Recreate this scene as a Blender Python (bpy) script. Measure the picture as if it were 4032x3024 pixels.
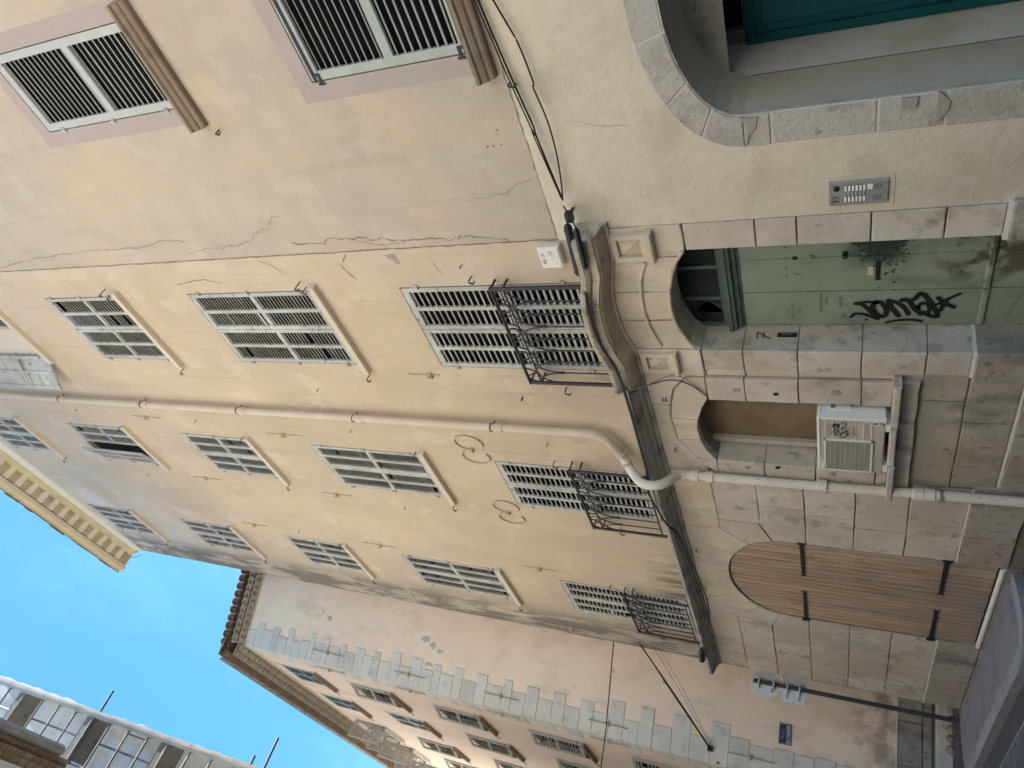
import bpy, bmesh, math, random
from mathutils import Vector, Matrix, noise as mnoise
from mathutils.geometry import delaunay_2d_cdt
random.seed(7)
for o in list(bpy.data.objects): bpy.data.objects.remove(o)
SC = bpy.context.scene
COL = SC.collection
R = math.radians

# ------------------------------------------------------------------ camera
# World: X along the long facade (right positive), Y into the facade (facade plane Y=0), Z up, pavement Z=0.
YAW, PITCH, ROLL, FPX = R(-49.52), R(25.656), R(2.069), 2848.35
CAM = Vector((0.0, -4.9, 1.6))
_f = Vector((math.sin(YAW)*math.cos(PITCH), math.cos(YAW)*math.cos(PITCH), math.sin(PITCH)))
_r = Vector((math.cos(YAW), -math.sin(YAW), 0)); _u = _r.cross(_f)
CR = _r*math.cos(ROLL) + _u*math.sin(ROLL); CU = -_r*math.sin(ROLL) + _u*math.cos(ROLL); CF = _f
cam = bpy.data.objects.new('camera', bpy.data.cameras.new('camera')); COL.objects.link(cam)
m = Matrix((-CU, CR, -CF)).transposed().to_4x4(); m.translation = CAM   # the photograph lies on its side
cam.matrix_world = m
cam.data.sensor_fit = 'HORIZONTAL'; cam.data.sensor_width = 36.0; cam.data.lens = FPX*36/4032
cam.data.clip_start = .05; cam.data.clip_end = 3000
SC.camera = cam

# ------------------------------------------------------------------ sky, sun, exposure
SUN_AZ, SUN_EL = R(-17), R(70)         # azimuth of the sun from +Y towards -X
sd = Vector((-math.sin(SUN_AZ)*math.cos(SUN_EL), math.cos(SUN_AZ)*math.cos(SUN_EL), math.sin(SUN_EL)))
W = bpy.data.worlds.new('World'); SC.world = W; W.use_nodes = True
wn = W.node_tree; bg = wn.nodes['Background']
sky = wn.nodes.new('ShaderNodeTexSky'); sky.sky_type = 'NISHITA'; sky.sun_disc = False
sky.sun_elevation = SUN_EL; sky.sun_rotation = -SUN_AZ; sky.altitude = 50; sky.air_density = 1.0; sky.dust_density = .1; sky.ozone_density = 1.6
tn = wn.nodes.new('ShaderNodeMix'); tn.data_type = 'RGBA'; tn.blend_type = 'MULTIPLY'; tn.inputs['Factor'].default_value = 1; tn.inputs['B'].default_value = (.55, 1.07, 1.22, 1)
wn.links.new(sky.outputs[0], tn.inputs['A']); tc = wn.nodes.new('ShaderNodeTexCoord'); cm = wn.nodes.new('ShaderNodeMapping'); cm.inputs['Scale'].default_value = (1.0, 2.2, 1.6); wn.links.new(tc.outputs['Generated'], cm.inputs[0])
cn = wn.nodes.new('ShaderNodeTexNoise'); cn.inputs['Scale'].default_value = 2.6; cn.inputs['Detail'].default_value = 5; cn.inputs['Roughness'].default_value = .55; wn.links.new(cm.outputs[0], cn.inputs['Vector'])
cr = wn.nodes.new('ShaderNodeMapRange'); cr.interpolation_type = 'SMOOTHSTEP'; cr.inputs[1].default_value = .46; cr.inputs[2].default_value = .74; cr.inputs[4].default_value = .13; wn.links.new(cn.outputs['Fac'], cr.inputs[0])
ck = wn.nodes.new('ShaderNodeMix'); ck.data_type = 'RGBA'; wn.links.new(cr.outputs[0], ck.inputs['Factor']); wn.links.new(tn.outputs['Result'], ck.inputs['A']); ck.inputs['B'].default_value = (3.2, 5.2, 6.0, 1)   # faint high cloud
wn.links.new(ck.outputs['Result'], bg.inputs[0]); bg.inputs[1].default_value = .064
sl = bpy.data.lights.new('sun', 'SUN'); sl.energy = 5.0; sl.angle = R(.53); sl.color = (1, .93, .82)
so = bpy.data.objects.new('sun', sl); COL.objects.link(so); so.rotation_euler = (-sd).to_track_quat('-Z', 'Y').to_euler()
so.location = sd*60
SC.view_settings.view_transform = 'Standard'; SC.view_settings.look = 'None'; SC.view_settings.gamma = 1
SC.view_settings.use_curve_mapping = False; SC.view_settings.exposure = 2.35

# ------------------------------------------------------------------ pixel -> place
def ray(px, py):
    return (CR*(1512-py) + CU*(2016-px) + CF*FPX).normalized()
def atY(px, py, Y):
    d = ray(px, py); return CAM + d*((Y-CAM.y)/d.y)
def atX(px, py, X):
    d = ray(px, py); return CAM + d*((X-CAM.x)/d.x)
class Rg:          # a zoomed window of the photograph
    def __init__(s, x0, y0, x1, w): s.o = (x0, y0); s.k = (x1-x0)/w
    def px(s, a, b): return (s.o[0]+a*s.k, s.o[1]+b*s.k)
    def Y(s, a, b, Y): return atY(*s.px(a, b), Y)
    def X(s, a, b, X): return atX(*s.px(a, b), X)
r2 = Rg(1000,0,2100,1659); r3 = Rg(2000,0,3100,1659); r4 = Rg(2932,0,4032,1659); r1 = Rg(0,0,1100,1659)
t3 = Rg(2000,1000,3100,1659); t4 = Rg(2932,1000,4032,1659); t5 = Rg(2000,1924,3100,1659); m0 = Rg(0,1000,1100,1659); m1 = Rg(1000,1000,2100,1659)
bal2 = Rg(2160,1700,2760,2212); icr = Rg(3180,640,3580,2212); acr = Rg(3150,1520,3650,2074); jbr = Rg(2050,780,2450,1659)
drr = Rg(2650,900,3250,1991); gfr = Rg(3250,900,4032,1270); zc2 = Rg(1900,2324,2600,1659); zc3 = Rg(2600,2324,3300,1659)

# ------------------------------------------------------------------ mesh helpers
class MB:
    def __init__(s): s.v = []; s.f = []
    def add(s, vs, fs):
        b = len(s.v); s.v += [Vector(v) for v in vs]; s.f += [tuple(b+i for i in f) for f in fs]; return s
    def box(s, x0, x1, y0, y1, z0, z1):
        x0, x1 = sorted((x0, x1)); y0, y1 = sorted((y0, y1)); z0, z1 = sorted((z0, z1))
        return s.add([(x0,y0,z0),(x1,y0,z0),(x1,y1,z0),(x0,y1,z0),(x0,y0,z1),(x1,y0,z1),(x1,y1,z1),(x0,y1,z1)],
                     [(0,3,2,1),(4,5,6,7),(0,1,5,4),(1,2,6,5),(2,3,7,6),(3,0,4,7)])
    def cbox(s, x0, x1, y0, y1, z0, z1, c=.006):     # front (-Y) edges chamfered
        return s.prism([(x0,z0),(x1,z0),(x1,z1),(x0,z1)], y0, y1, c)
    def prism(s, poly, yf, yb, ch=0.0, back=False):
        if area(poly) < 0: poly = poly[::-1]
        n = len(poly); A = [(p[0], yb, p[1]) for p in poly]; F = [tuple((i, (i+1) % n, n+(i+1) % n, n+i)) for i in range(n)]
        if ch > 0:
            q = inset(poly, ch)
            A += [(p[0], yf+ch, p[1]) for p in poly] + [(p[0], yf, p[1]) for p in q]
            F += [(n+i, n+(i+1) % n, 2*n+(i+1) % n, 2*n+i) for i in range(n)] + [tuple(range(2*n, 3*n))]
        else:
            A += [(p[0], yf, p[1]) for p in poly]; F += [tuple(range(n, 2*n))]
        if back: F.append(tuple(range(n-1, -1, -1)))
        return s.add(A, F)
    def tube(s, path, r, n=8, caps=True):
        path = [Vector(p) for p in path]; rs = r if isinstance(r, (list, tuple)) else [r]*len(path)
        t0 = (path[1]-path[0]).normalized(); up = Vector((0,0,1)) if abs(t0.z) < .9 else Vector((1,0,0))
        a = t0.cross(up).normalized(); V = []; F = []
        for i, p in enumerate(path):
            if i == 0: t = path[1]-p
            elif i == len(path)-1: t = p-path[i-1]
            else: t = (path[i+1]-p).normalized() + (p-path[i-1]).normalized()
            t.normalize(); a = (a - t*a.dot(t)).normalized(); b = t.cross(a)
            for k in range(n):
                w = 2*math.pi*k/n; V.append(p + (a*math.cos(w)+b*math.sin(w))*rs[i])
        for i in range(len(path)-1):
            for k in range(n):
                F.append((i*n+k, i*n+(k+1) % n, (i+1)*n+(k+1) % n, (i+1)*n+k))
        if caps: F += [tuple(range(n-1, -1, -1)), tuple(range((len(path)-1)*n, len(path)*n))]
        return s.add(V, F)
    def sweep(s, prof, path, caps=True):
        # prof: list of (out, up) ; path: list of (origin Vector, out Vector, up Vector)
        n = len(prof); V = []; F = []
        for o, a, u in path:
            V += [Vector(o)+Vector(a)*p[0]+Vector(u)*p[1] for p in prof]
        for i in range(len(path)-1):
            for k in range(n-1): F.append((i*n+k, (i+1)*n+k, (i+1)*n+k+1, i*n+k+1))
        if caps: F += [tuple(range(n)), tuple(range((len(path)-1)*n+n-1, (len(path)-1)*n-1, -1))]
        return s.add(V, F)
    def lathe(s, o, axis, prof, n=12):     # prof: (radius, along)
        ax = Vector(axis).normalized(); t = Vector((0,0,1)) if abs(ax.z) < .9 else Vector((1,0,0)); a = ax.cross(t).normalized(); b = ax.cross(a)
        V = []; F = []
        for r_, h in prof:
            V += [Vector(o)+ax*h+(a*math.cos(2*math.pi*k/n)+b*math.sin(2*math.pi*k/n))*r_ for k in range(n)]
        for i in range(len(prof)-1):
            for k in range(n): F.append((i*n+k, i*n+(k+1) % n, (i+1)*n+(k+1) % n, (i+1)*n+k))
        F += [tuple(range(n-1,-1,-1)), tuple(range((len(prof)-1)*n, len(prof)*n))]
        return s.add(V, F)
    def ribbon(s, pts, w, Y, rnd=.0):      # flat stroke in a plane of constant Y, pts (x,z)
        pts = [Vector((p[0], p[1])) for p in pts]; V = []; F = []
        for i, p in enumerate(pts):
            t = (pts[min(i+1, len(pts)-1)]-pts[max(i-1, 0)]).normalized(); nn = Vector((-t.y, t.x))
            ww = (w[i] if isinstance(w, (list, tuple)) else w)*(1+random.uniform(-rnd, rnd))/2
            V += [(p.x+nn.x*ww, Y, p.y+nn.y*ww), (p.x-nn.x*ww, Y, p.y-nn.y*ww)]
        for i in range(len(pts)-1): F.append((2*i, 2*i+1, 2*i+3, 2*i+2))
        return s.add(V, F)
    def disc(s, c, r, Y, n=14):
        return s.add([(c[0]+r*math.cos(2*math.pi*k/n), Y, c[1]+r*math.sin(2*math.pi*k/n)) for k in range(n)], [tuple(range(n))])
    def xf(s, M): s.v = [M @ v for v in s.v]; return s
    def mesh(s, name, smooth=False, fix=True):
        me = bpy.data.meshes.new(name); me.from_pydata([tuple(v) for v in s.v], [], s.f)
        if fix:
            b = bmesh.new(); b.from_mesh(me); bmesh.ops.recalc_face_normals(b, faces=b.faces); b.to_mesh(me); b.free()
        if smooth:
            me.polygons.foreach_set('use_smooth', [True]*len(me.polygons))
            me.set_sharp_from_angle(angle=R(40))
        return me
def area(p): return sum(p[i][0]*p[(i+1) % len(p)][1]-p[(i+1) % len(p)][0]*p[i][1] for i in range(len(p)))/2
def inset(poly, d):
    n = len(poly); P = [Vector((p[0], p[1])) for p in poly]; out = []
    for i in range(n):
        e1 = (P[i]-P[i-1]).normalized(); e2 = (P[(i+1) % n]-P[i]).normalized()
        n1 = Vector((-e1.y, e1.x)); n2 = Vector((-e2.y, e2.x)); b = n1+n2
        k = 1+n1.dot(n2)
        out.append(P[i] + (b/max(k, .35))*d)
    return [(p.x, p.y) for p in out]
def inside(p, poly):
    c = False; n = len(poly)
    for i in range(n):
        a, b = poly[i], poly[i-1]
        if (a[1] > p[1]) != (b[1] > p[1]) and p[0] < (b[0]-a[0])*(p[1]-a[1])/(b[1]-a[1])+a[0]: c = not c
    return c
def holed(mb, outer, holes, Y=0.0, depth=.3):
    vs = []; es = []
    for lp in [outer]+holes:
        b = len(vs); vs += [Vector((p[0], p[1])) for p in lp]; es += [(b+i, b+(i+1) % len(lp)) for i in range(len(lp))]
    r_ = delaunay_2d_cdt(vs, es, [], 0, 1e-6); V = r_[0]; F = []
    for f in r_[2]:
        c = sum((V[i] for i in f), Vector((0, 0)))/len(f)
        if inside(c, outer) and not any(inside(c, h) for h in holes): F.append(tuple(f))
    mb.add([(v.x, Y, v.y) for v in V], F)
    for h in holes:
        if depth <= 0: continue
        n = len(h); hh = h if area(h) < 0 else h[::-1]
        mb.add([(p[0], Y, p[1]) for p in hh]+[(p[0], Y+depth, p[1]) for p in hh], [(i, (i+1) % n, n+(i+1) % n, n+i) for i in range(n)])
    return mb
def rect(x0, x1, z0, z1): return [(x0,z0),(x1,z0),(x1,z1),(x0,z1)]
def ellarc(cx, cz, a, b, t0, t1, n): return [(cx+a*math.cos(R(t0+(t1-t0)*i/n)), cz+b*math.sin(R(t0+(t1-t0)*i/n))) for i in range(n+1)]

def thing(name, label, cat, loc=(0,0,0), group=None):
    o = bpy.data.objects.new(name, None); COL.objects.link(o); o.location = loc; o.empty_display_size = .2
    o['label'] = label; o['category'] = cat
    if group: o['group'] = group
    return o
def base_of(o):
    v = Vector(o.get('_base', (0, 0, 0))); return v
WORLD = {}
def obj(name, mb, mat, parent=None, smooth=False, M=None, kind=None, label=None):
    me = mb if isinstance(mb, bpy.types.Mesh) else mb.mesh(name, smooth)
    if mat and not me.materials: me.materials.append(mat)
    o = bpy.data.objects.new(name, me); COL.objects.link(o)
    o.matrix_basis = M if M is not None else Matrix.Identity(4)
    if parent is not None:
        o.parent = parent; o.matrix_parent_inverse = WORLD.get(parent.name, Matrix.Translation(parent.location)).inverted()
    WORLD[o.name] = o.matrix_basis.copy()
    if kind: o['kind'] = kind
    if label: o['label'] = label
    return o
def top(name, mb, mat, label, cat, group=None, smooth=False, kind=None):
    o = obj(name, mb, mat, None, smooth)
    if label: o['label'] = label
    if cat: o['category'] = cat
    if group: o['group'] = group
    if kind: o['kind'] = kind
    return o
def text_mesh(txt, size, extrude=0.0):
    c = bpy.data.curves.new('lettering', 'FONT'); c.body = txt; c.size = size; c.extrude = extrude; c.align_x = 'CENTER'; c.align_y = 'CENTER'
    o = bpy.data.objects.new('lettering', c); COL.objects.link(o)
    dg = bpy.context.evaluated_depsgraph_get(); dg.update(); me = bpy.data.meshes.new_from_object(o.evaluated_get(dg))
    bpy.data.objects.remove(o); return me
FACE = Matrix.Rotation(R(90), 4, 'X')      # lettering upright on a wall that faces -Y

# ------------------------------------------------------------------ materials
def mat(name, col, rough=.85, layers=(), bump=(), tint=0.0, metal=0.0, spec=.3, rnd_bump=1.0):
    """layers: (colour, scale, lo, hi, amount, stretch(x,y,z), mask) ; mask: list of (axis, a, b) smooth 0->1 ; bump: (scale, metres, stretch)"""
    M = bpy.data.materials.new(name); M.use_nodes = True; nt = M.node_tree; N = nt.nodes; L = nt.links
    bs = N['Principled BSDF']; bs.inputs['Roughness'].default_value = rough; bs.inputs['Metallic'].default_value = metal
    bs.inputs['Specular IOR Level'].default_value = spec
    geo = N.new('ShaderNodeNewGeometry'); pos = geo.outputs['Position']
    rgb = N.new('ShaderNodeRGB'); rgb.outputs[0].default_value = (*col, 1); cur = rgb.outputs[0]
    sep = None
    def scaled(st):
        if st is None or st == (1, 1, 1): return pos
        v = N.new('ShaderNodeVectorMath'); v.operation = 'MULTIPLY'; v.inputs[1].default_value = st; L.new(pos, v.inputs[0]); return v.outputs[0]
    if tint:
        oi = N.new('ShaderNodeObjectInfo'); mr = N.new('ShaderNodeMapRange'); mr.inputs[3].default_value = 1-tint; mr.inputs[4].default_value = 1+tint
        L.new(oi.outputs['Random'], mr.inputs[0]); hs = N.new('ShaderNodeHueSaturation'); L.new(mr.outputs[0], hs.inputs['Value'])
        mr2 = N.new('ShaderNodeMapRange'); mr2.inputs[3].default_value = .75; mr2.inputs[4].default_value = 1.2
        m2 = N.new('ShaderNodeMath'); m2.operation = 'FRACT'; m3 = N.new('ShaderNodeMath'); m3.operation = 'MULTIPLY'; m3.inputs[1].default_value = 7.31
        L.new(oi.outputs['Random'], m3.inputs[0]); L.new(m3.outputs[0], m2.inputs[0]); L.new(m2.outputs[0], mr2.inputs[0]); L.new(mr2.outputs[0], hs.inputs['Saturation'])
        L.new(cur, hs.inputs['Color']); cur = hs.outputs[0]
    for ly in layers:
        c, sc, lo, hi, amt = ly[:5]; st = ly[5] if len(ly) > 5 else None; mask = ly[6] if len(ly) > 6 else ()
        if sc:
            no = N.new('ShaderNodeTexNoise'); no.inputs['Scale'].default_value = sc; no.inputs['Detail'].default_value = 6; no.inputs['Roughness'].default_value = .62
            L.new(scaled(st), no.inputs['Vector'])
            mr = N.new('ShaderNodeMapRange'); mr.interpolation_type = 'SMOOTHSTEP'; mr.inputs[1].default_value = lo; mr.inputs[2].default_value = hi; mr.inputs[4].default_value = amt
            L.new(no.outputs['Fac'], mr.inputs[0]); fac = mr.outputs[0]
        else:
            v = N.new('ShaderNodeValue'); v.outputs[0].default_value = amt; fac = v.outputs[0]
        for ax, a, b in mask:
            if sep is None:
                sep = N.new('ShaderNodeSeparateXYZ'); L.new(pos, sep.inputs[0])
            k = N.new('ShaderNodeMapRange'); k.interpolation_type = 'SMOOTHSTEP'; s_ = 1
            if a > b: k.inputs[1].default_value = b; k.inputs[2].default_value = a; k.inputs[3].default_value = 1; k.inputs[4].default_value = 0
            else: k.inputs[1].default_value = a; k.inputs[2].default_value = b
            L.new(sep.outputs[ax], k.inputs[0]); mu = N.new('ShaderNodeMath'); mu.operation = 'MULTIPLY'; L.new(fac, mu.inputs[0]); L.new(k.outputs[0], mu.inputs[1]); fac = mu.outputs[0]
        mx = N.new('ShaderNodeMix'); mx.data_type = 'RGBA'; L.new(fac, mx.inputs['Factor']); L.new(cur, mx.inputs['A']); mx.inputs['B'].default_value = (*c, 1); cur = mx.outputs['Result']
    L.new(cur, bs.inputs['Base Color'])
    nrm = None
    for b in bump:
        no = N.new('ShaderNodeTexNoise'); no.inputs['Scale'].default_value = b[0]; no.inputs['Detail'].default_value = 5; L.new(scaled(b[2] if len(b) > 2 else None), no.inputs['Vector'])
        bp = N.new('ShaderNodeBump'); bp.inputs['Strength'].default_value = 1; bp.inputs['Distance'].default_value = b[1]; L.new(no.outputs['Fac'], bp.inputs['Height'])
        if nrm: L.new(nrm, bp.inputs['Normal'])
        nrm = bp.outputs[0]
    if nrm: L.new(nrm, bs.inputs['Normal'])
    return M
X_, Y_, Z_ = 'X', 'Y', 'Z'
PB = (.52, .425, .305); PA = (.455, .41, .335); PA2 = (.57, .525, .425)
M_plB = mat('ochre_plaster', PB, .95, [((.58,.48,.35), .6, .42, .62, .85), ((.455,.375,.285), 1.2, .47, .64, .75, (1,1,.4)), ((.53,.465,.38), 2.3, .5, .64, .6), ((.45,.36,.285), 0, 0, 0, .36), ((.40,.335,.26), .45, .44, .62, .55, (1,1,.6)), ((.57,.50,.41), 1.5, .575, .59, .40), ((.48,.39,.275), .9, .60, .612, .5), ((.38,.32,.25), 4.5, .56, .70, .6, (2.2,1,.10)), ((.34,.29,.23), 34, .60, .72, .35),
      ((.53,.455,.375), .5, .42, .60, .7, None, [(X_, -5.6, -4.2)]), ((.54,.50,.45), .8, .40, .62, .85, None, [(Z_, 13.5, 17.5), (X_, -8.0, -10.5)]),
      ((.34,.305,.25), 1.3, .34, .50, .85, (1.2,1,.4), [(X_, -11.6, -12.5)]), ((.15,.14,.12), 2.4, .44, .53, .88, (1.2,1,.35), [(X_, -11.9, -12.6)]), ((.09,.10,.05), 2.6, .40, .60, .92, (3,1,.35), [(Z_, 4.55, 3.9), (X_, -8.9, -10.4), (X_, -12.2, -11.2)]),
      ((.25,.22,.18), 2.3, .52, .7, .7, (1.6,1,.4), [(Z_, 4.5, 3.9)]), ((.42,.41,.40), 1.1, .53, .57, .85, None, [(Z_, 16.0, 17.3), (X_, -9.6, -9.0), (X_, -7.9, -8.6)])],
      [(55, .004), (9, .006)])
M_plA = mat('yellow_grey_plaster', PA, .95, [((.53,.44,.315), .7, .46, .60, .8), ((.40,.365,.315), .9, .43, .58, .85, (1,1,.7)), ((.50,.455,.37), 2.4, .48, .62, .65), ((.42,.35,.295), 0, 0, 0, .42), ((.50,.46,.39), 1.3, .57, .585, .35), ((.37,.33,.265), 3.0, .54, .70, .55, (1.5,1,.2)), ((.32,.29,.235), 30, .60, .72, .35), ((.64,.47,.24), 1.6, .40, .75, .75, (1,1,.5), [(Z_, 6.55, 6.95), (Z_, 7.35, 7.0), (X_, -2.35, -2.0)])], [(60, .005), (9, .006)])
M_plA2 = mat('cream_plaster', PA2, .95, [((.61,.565,.46), 1.2, .45, .62, .75), ((.45,.41,.33), 1.6, .47, .66, .7), ((.52,.485,.41), 4, .5, .64, .55), ((.37,.34,.28), 26, .60, .70, .4), ((.42,.37,.29), 2.6, .5, .75, .55, None, [(Z_, 1.5, .4)])], [(60, .004), (12, .006)])
M_mauve = mat('mauve_paint', (.37,.315,.305), .95, [((.42,.355,.34), 1.5, .45, .7, .7), ((.40,.33,.30), 4, .55, .8, .4)], [(60, .004)])
M_stone = mat('limestone', (.49,.46,.425), .9, [((.62,.59,.555), 1.7, .44, .62, .75), ((.36,.33,.30), 2.6, .48, .66, .7, (1,1,.6)), ((.55,.50,.43), 5, .5, .64, .5), ((.46,.385,.30), 1.0, .38, .62, .5), ((.24,.21,.18), 3.4, .54, .66, .55), ((.22,.20,.18), 6, .60, .67, .65), ((.17,.155,.14), 2.6, .62, .70, .6, (1,1,.5)), ((.30,.28,.26), 60, .58, .70, .45), ((.60,.48,.33), 1.1, .5, .75, .4, None, [(Z_, 2.9, 3.3)])], [(38, .004), (7, .010)], tint=.17)
M_stoneD = mat('dark_limestone', (.33,.31,.285), .92, [((.45,.425,.39), 2.2, .44, .64, .75), ((.17,.155,.14), 2.0, .47, .66, .8, (1,1,.6)), ((.30,.25,.195), 1.1, .40, .62, .55), ((.12,.11,.10), 9, .58, .66, .65)], [(34, .005), (8, .012)], tint=.16)  # darker stone, mostly for the courses nearest the ground
M_stoneY = mat('warm_limestone', (.55,.48,.385), .9, [((.64,.58,.49), 1.8, .44, .64, .75), ((.41,.355,.285), 3.0, .48, .68, .65, (1,1,.25)), ((.30,.27,.24), 7, .57, .72, .5), ((.24,.22,.2), 30, .6, .7, .5)], [(38, .004), (7, .005)], tint=.07)
M_stonePit = mat('pitted_stone', (.41,.395,.375), .92, [((.50,.485,.46), 3, .45, .66, .7), ((.28,.24,.20), 34, .58, .66, .7), ((.29,.27,.25), 3, .48, .62, .7), ((.20,.235,.21), 7, .60, .66, .6), ((.40,.36,.32), 4, .5, .75, .5)], [(30, .010), (90, .003)], tint=.06)
M_corn = mat('weathered_cornice_stone', (.36,.335,.31), .92, [((.47,.435,.39), 2.4, .45, .7, .6), ((.12,.11,.10), 3.5, .48, .7, .75, (1,1,2)), ((.16,.16,.10), 6, .58, .7, .5)], [(30, .006), (6, .008)], tint=.08)
M_cornP = mat('portal_cornice_stone', (.46,.40,.325), .92, [((.54,.47,.38), 2.4, .45, .7, .6), ((.17,.155,.14), 4.0, .50, .68, .8, (1,1,2)), ((.13,.125,.11), 9, .55, .66, .7, None, [(Z_, 3.74, 3.86)])], [(26, .008), (6, .008)])
M_mortar = mat('dark_mortar', (.20,.18,.16), .95, [((.32,.29,.25), 6, .5, .7, .7)], [(30, .004)])
M_white_mortar = mat('white_mortar', (.66,.64,.61), .95, [((.45,.42,.38), 9, .55, .72, .8)], [(40, .003)])
M_shut = mat('peeling_grey_paint', (.42,.44,.435), .75, [((.53,.545,.54), 4, .45, .62, .7), ((.34,.33,.305), 1.4, .36, .60, .6), ((.20,.18,.155), 11, .56, .63, .8), ((.27,.27,.255), 3, .48, .68, .6, (1,1,.3))], [(50, .002)])
M_shutA = mat('grey_green_paint', (.33,.37,.36), .6, [((.42,.46,.44), 3, .45, .7, .6), ((.27,.28,.26), 9, .56, .75, .5)], [(40, .001)])
M_shutW = mat('pale_grey_paint', (.40,.42,.425), .65, [((.47,.49,.495), 4, .45, .7, .6), ((.38,.38,.36), 9, .58, .75, .5)], [(40, .001)])
M_strap = mat('navy_iron', (.022,.028,.05), .55, [((.05,.05,.07), 12, .5, .7, .6)], [(60, .001)])
M_blueshut = mat('blue_grey_paint', (.21,.30,.34), .7, [((.29,.37,.40), 5, .45, .7, .6)], [(50, .001)])
M_oldshut = mat('bare_wood_shutter', (.44,.425,.375), .85, [((.28,.26,.22), 7, .5, .7, .6)], [(40, .002)])
M_dark = mat('room_shade', (.012,.012,.014), .9)  # near-black colour stands in for the shade of rooms behind openings
M_pane = mat('window_glass', (.02,.022,.025), .08, spec=.5)
M_iron = mat('old_iron', (.045,.043,.048), .6, [((.085,.072,.07), 9, .5, .7, .7), ((.12,.11,.12), 20, .58, .72, .5)], [(60, .001)], metal=.3)
M_rust = mat('rusty_iron', (.17,.125,.085), .85, [((.24,.16,.09), 12, .5, .7, .7), ((.35,.31,.26), 8, .5, .7, .5)], [(60, .001)])
M_black = mat('black_rubber', (.014,.014,.016), .5)
M_blueblack = mat('blue_black_plastic', (.012,.014,.022), .35)
M_pvc = mat('beige_pipe', (.53,.445,.35), .6, [((.60,.525,.43), 3, .45, .7, .7), ((.36,.31,.25), 7, .58, .74, .6)], [(20, .001)])
M_pvcl = mat('cream_pipe', (.66,.60,.51), .55, [((.74,.70,.63), 3, .45, .7, .7), ((.33,.29,.25), 6, .55, .72, .7), ((.25,.22,.19), 18, .62, .70, .7)], [(20, .001)])
M_green = mat('green_door_paint', (.21,.265,.215), .6, [((.25,.30,.25), 2.0, .42, .66, .85), ((.125,.165,.145), 4, .5, .7, .65, (1,1,.4)), ((.030,.045,.038), 8, .36, .46, .93, None, [(X_, -4.48, -4.28), (Z_, 1.15, 1.42), (Z_, 1.80, 1.58)]), ((.07,.055,.05), 6, .42, .56, .85, None, [(Z_, 1.2, .85), (X_, -4.72, -4.45)])], [(25, .001), (4, .002, (1,1,.3))])
M_greenD = mat('dark_green_trim', (.07,.105,.09), .55, [((.12,.17,.14), 4, .45, .7, .7)], [(30, .001)])
M_teal = mat('teal_door_paint', (.006,.085,.098), .35, [((.004,.065,.08), 2, .45, .7, .6)])
M_wood = mat('weathered_larch', (.37,.26,.18), .8, [((.47,.355,.26), 2.5, .40, .66, .8, (9,1,.6)), ((.25,.16,.105), 3.0, .5, .68, .75, (14,1,.8)), ((.15,.085,.05), 5, .64, .72, .8, (2,1,1)), ((.26,.22,.195), 1.4, .35, .6, .85, None, [(Z_, 1.1, .4)])], [(20, .002, (9,1,.5))], tint=.22)
M_strapB = mat('black_painted_iron', (.012,.012,.013), .45, [((.03,.03,.03), 20, .5, .7, .6)], [(50, .001)])
M_alu = mat('white_threshold', (.70,.68,.64), .5, [((.45,.42,.38), 8, .55, .75, .7)])
M_acw = mat('air_conditioner_casing', (.42,.39,.345), .45, [((.53,.49,.43), 3, .45, .7, .6), ((.35,.31,.26), 7, .56, .75, .5)])
M_acl = mat('air_conditioner_pale', (.74,.73,.70), .4, [((.55,.53,.48), 6, .55, .75, .6)])
M_grill = mat('grille_grey', (.40,.385,.34), .5)
M_fin = mat('condenser_fins', (.06,.058,.055), .6, [((.13,.125,.11), 14, .5, .7, .7)])
M_steel = mat('brushed_steel', (.36,.36,.37), .42, [((.44,.44,.45), 6, .45, .7, .5)], metal=.55)
M_steelD = mat('grey_button', (.42,.42,.42), .3, metal=.6)
M_paper = mat('paper_label', (.72,.72,.70), .7)
M_box = mat('white_plastic', (.66,.655,.635), .4, [((.52,.50,.47), 5, .5, .75, .5)])
M_ink = mat('black_spray_paint', (.010,.010,.012), .6, [((.05,.05,.055), 20, .6, .75, .5)])
M_inkG = mat('grey_marker', (.10,.11,.105), .7)
M_inkW = mat('faint_marker', (.085,.11,.095), .8)
M_pink = mat('pink_plaster', (.86,.68,.545), .95, [((.88,.73,.60), .5, .42, .66, .85), ((.90,.79,.64), .9, .3, .6, .85, None, [(Z_, 12.5, 16)]), ((.68,.54,.44), 2.0, .48, .68, .6, (1,1,.6)), ((.30,.245,.20), 2.4, .44, .62, .75, None, [(Z_, 1.9, .9)]), ((.36,.32,.27), 2.6, .665, .69, .8)], [(26, .006), (5, .010)])
M_pink2 = mat('pink_plaster_street_side', (.82,.65,.53), .95, [((.86,.71,.59), .5, .42, .66, .8), ((.56,.45,.37), 2.5, .5, .75, .5, (1,1,.15)), ((.70,.45,.24), 1.1, .4, .7, .6, None, [(Z_, 15.3, 16.4)])], [(26, .006)])
M_quoin = mat('grey_quoin_stone', (.62,.595,.55), .92, [((.70,.68,.635), 2.2, .44, .64, .7), ((.38,.37,.34), 4, .52, .74, .5), ((.20,.19,.17), 10, .62, .72, .5)], [(26, .007), (6, .010)], tint=.09)
M_tile = mat('old_roof_tile', (.20,.145,.11), .9, [((.30,.24,.19), 4, .45, .7, .7), ((.08,.07,.06), 6, .52, .72, .6)], [(20, .004)], tint=.15)
M_gen = mat('limewashed_tile', (.42,.37,.285), .9, [((.52,.48,.39), 4, .45, .7, .6), ((.27,.23,.17), 5, .52, .74, .6)], [(20, .004)], tint=.08)
M_genW = mat('lime_mortar', (.62,.58,.48), .95, [((.50,.45,.35), 5, .5, .72, .5)], [(20, .005)])
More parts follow.
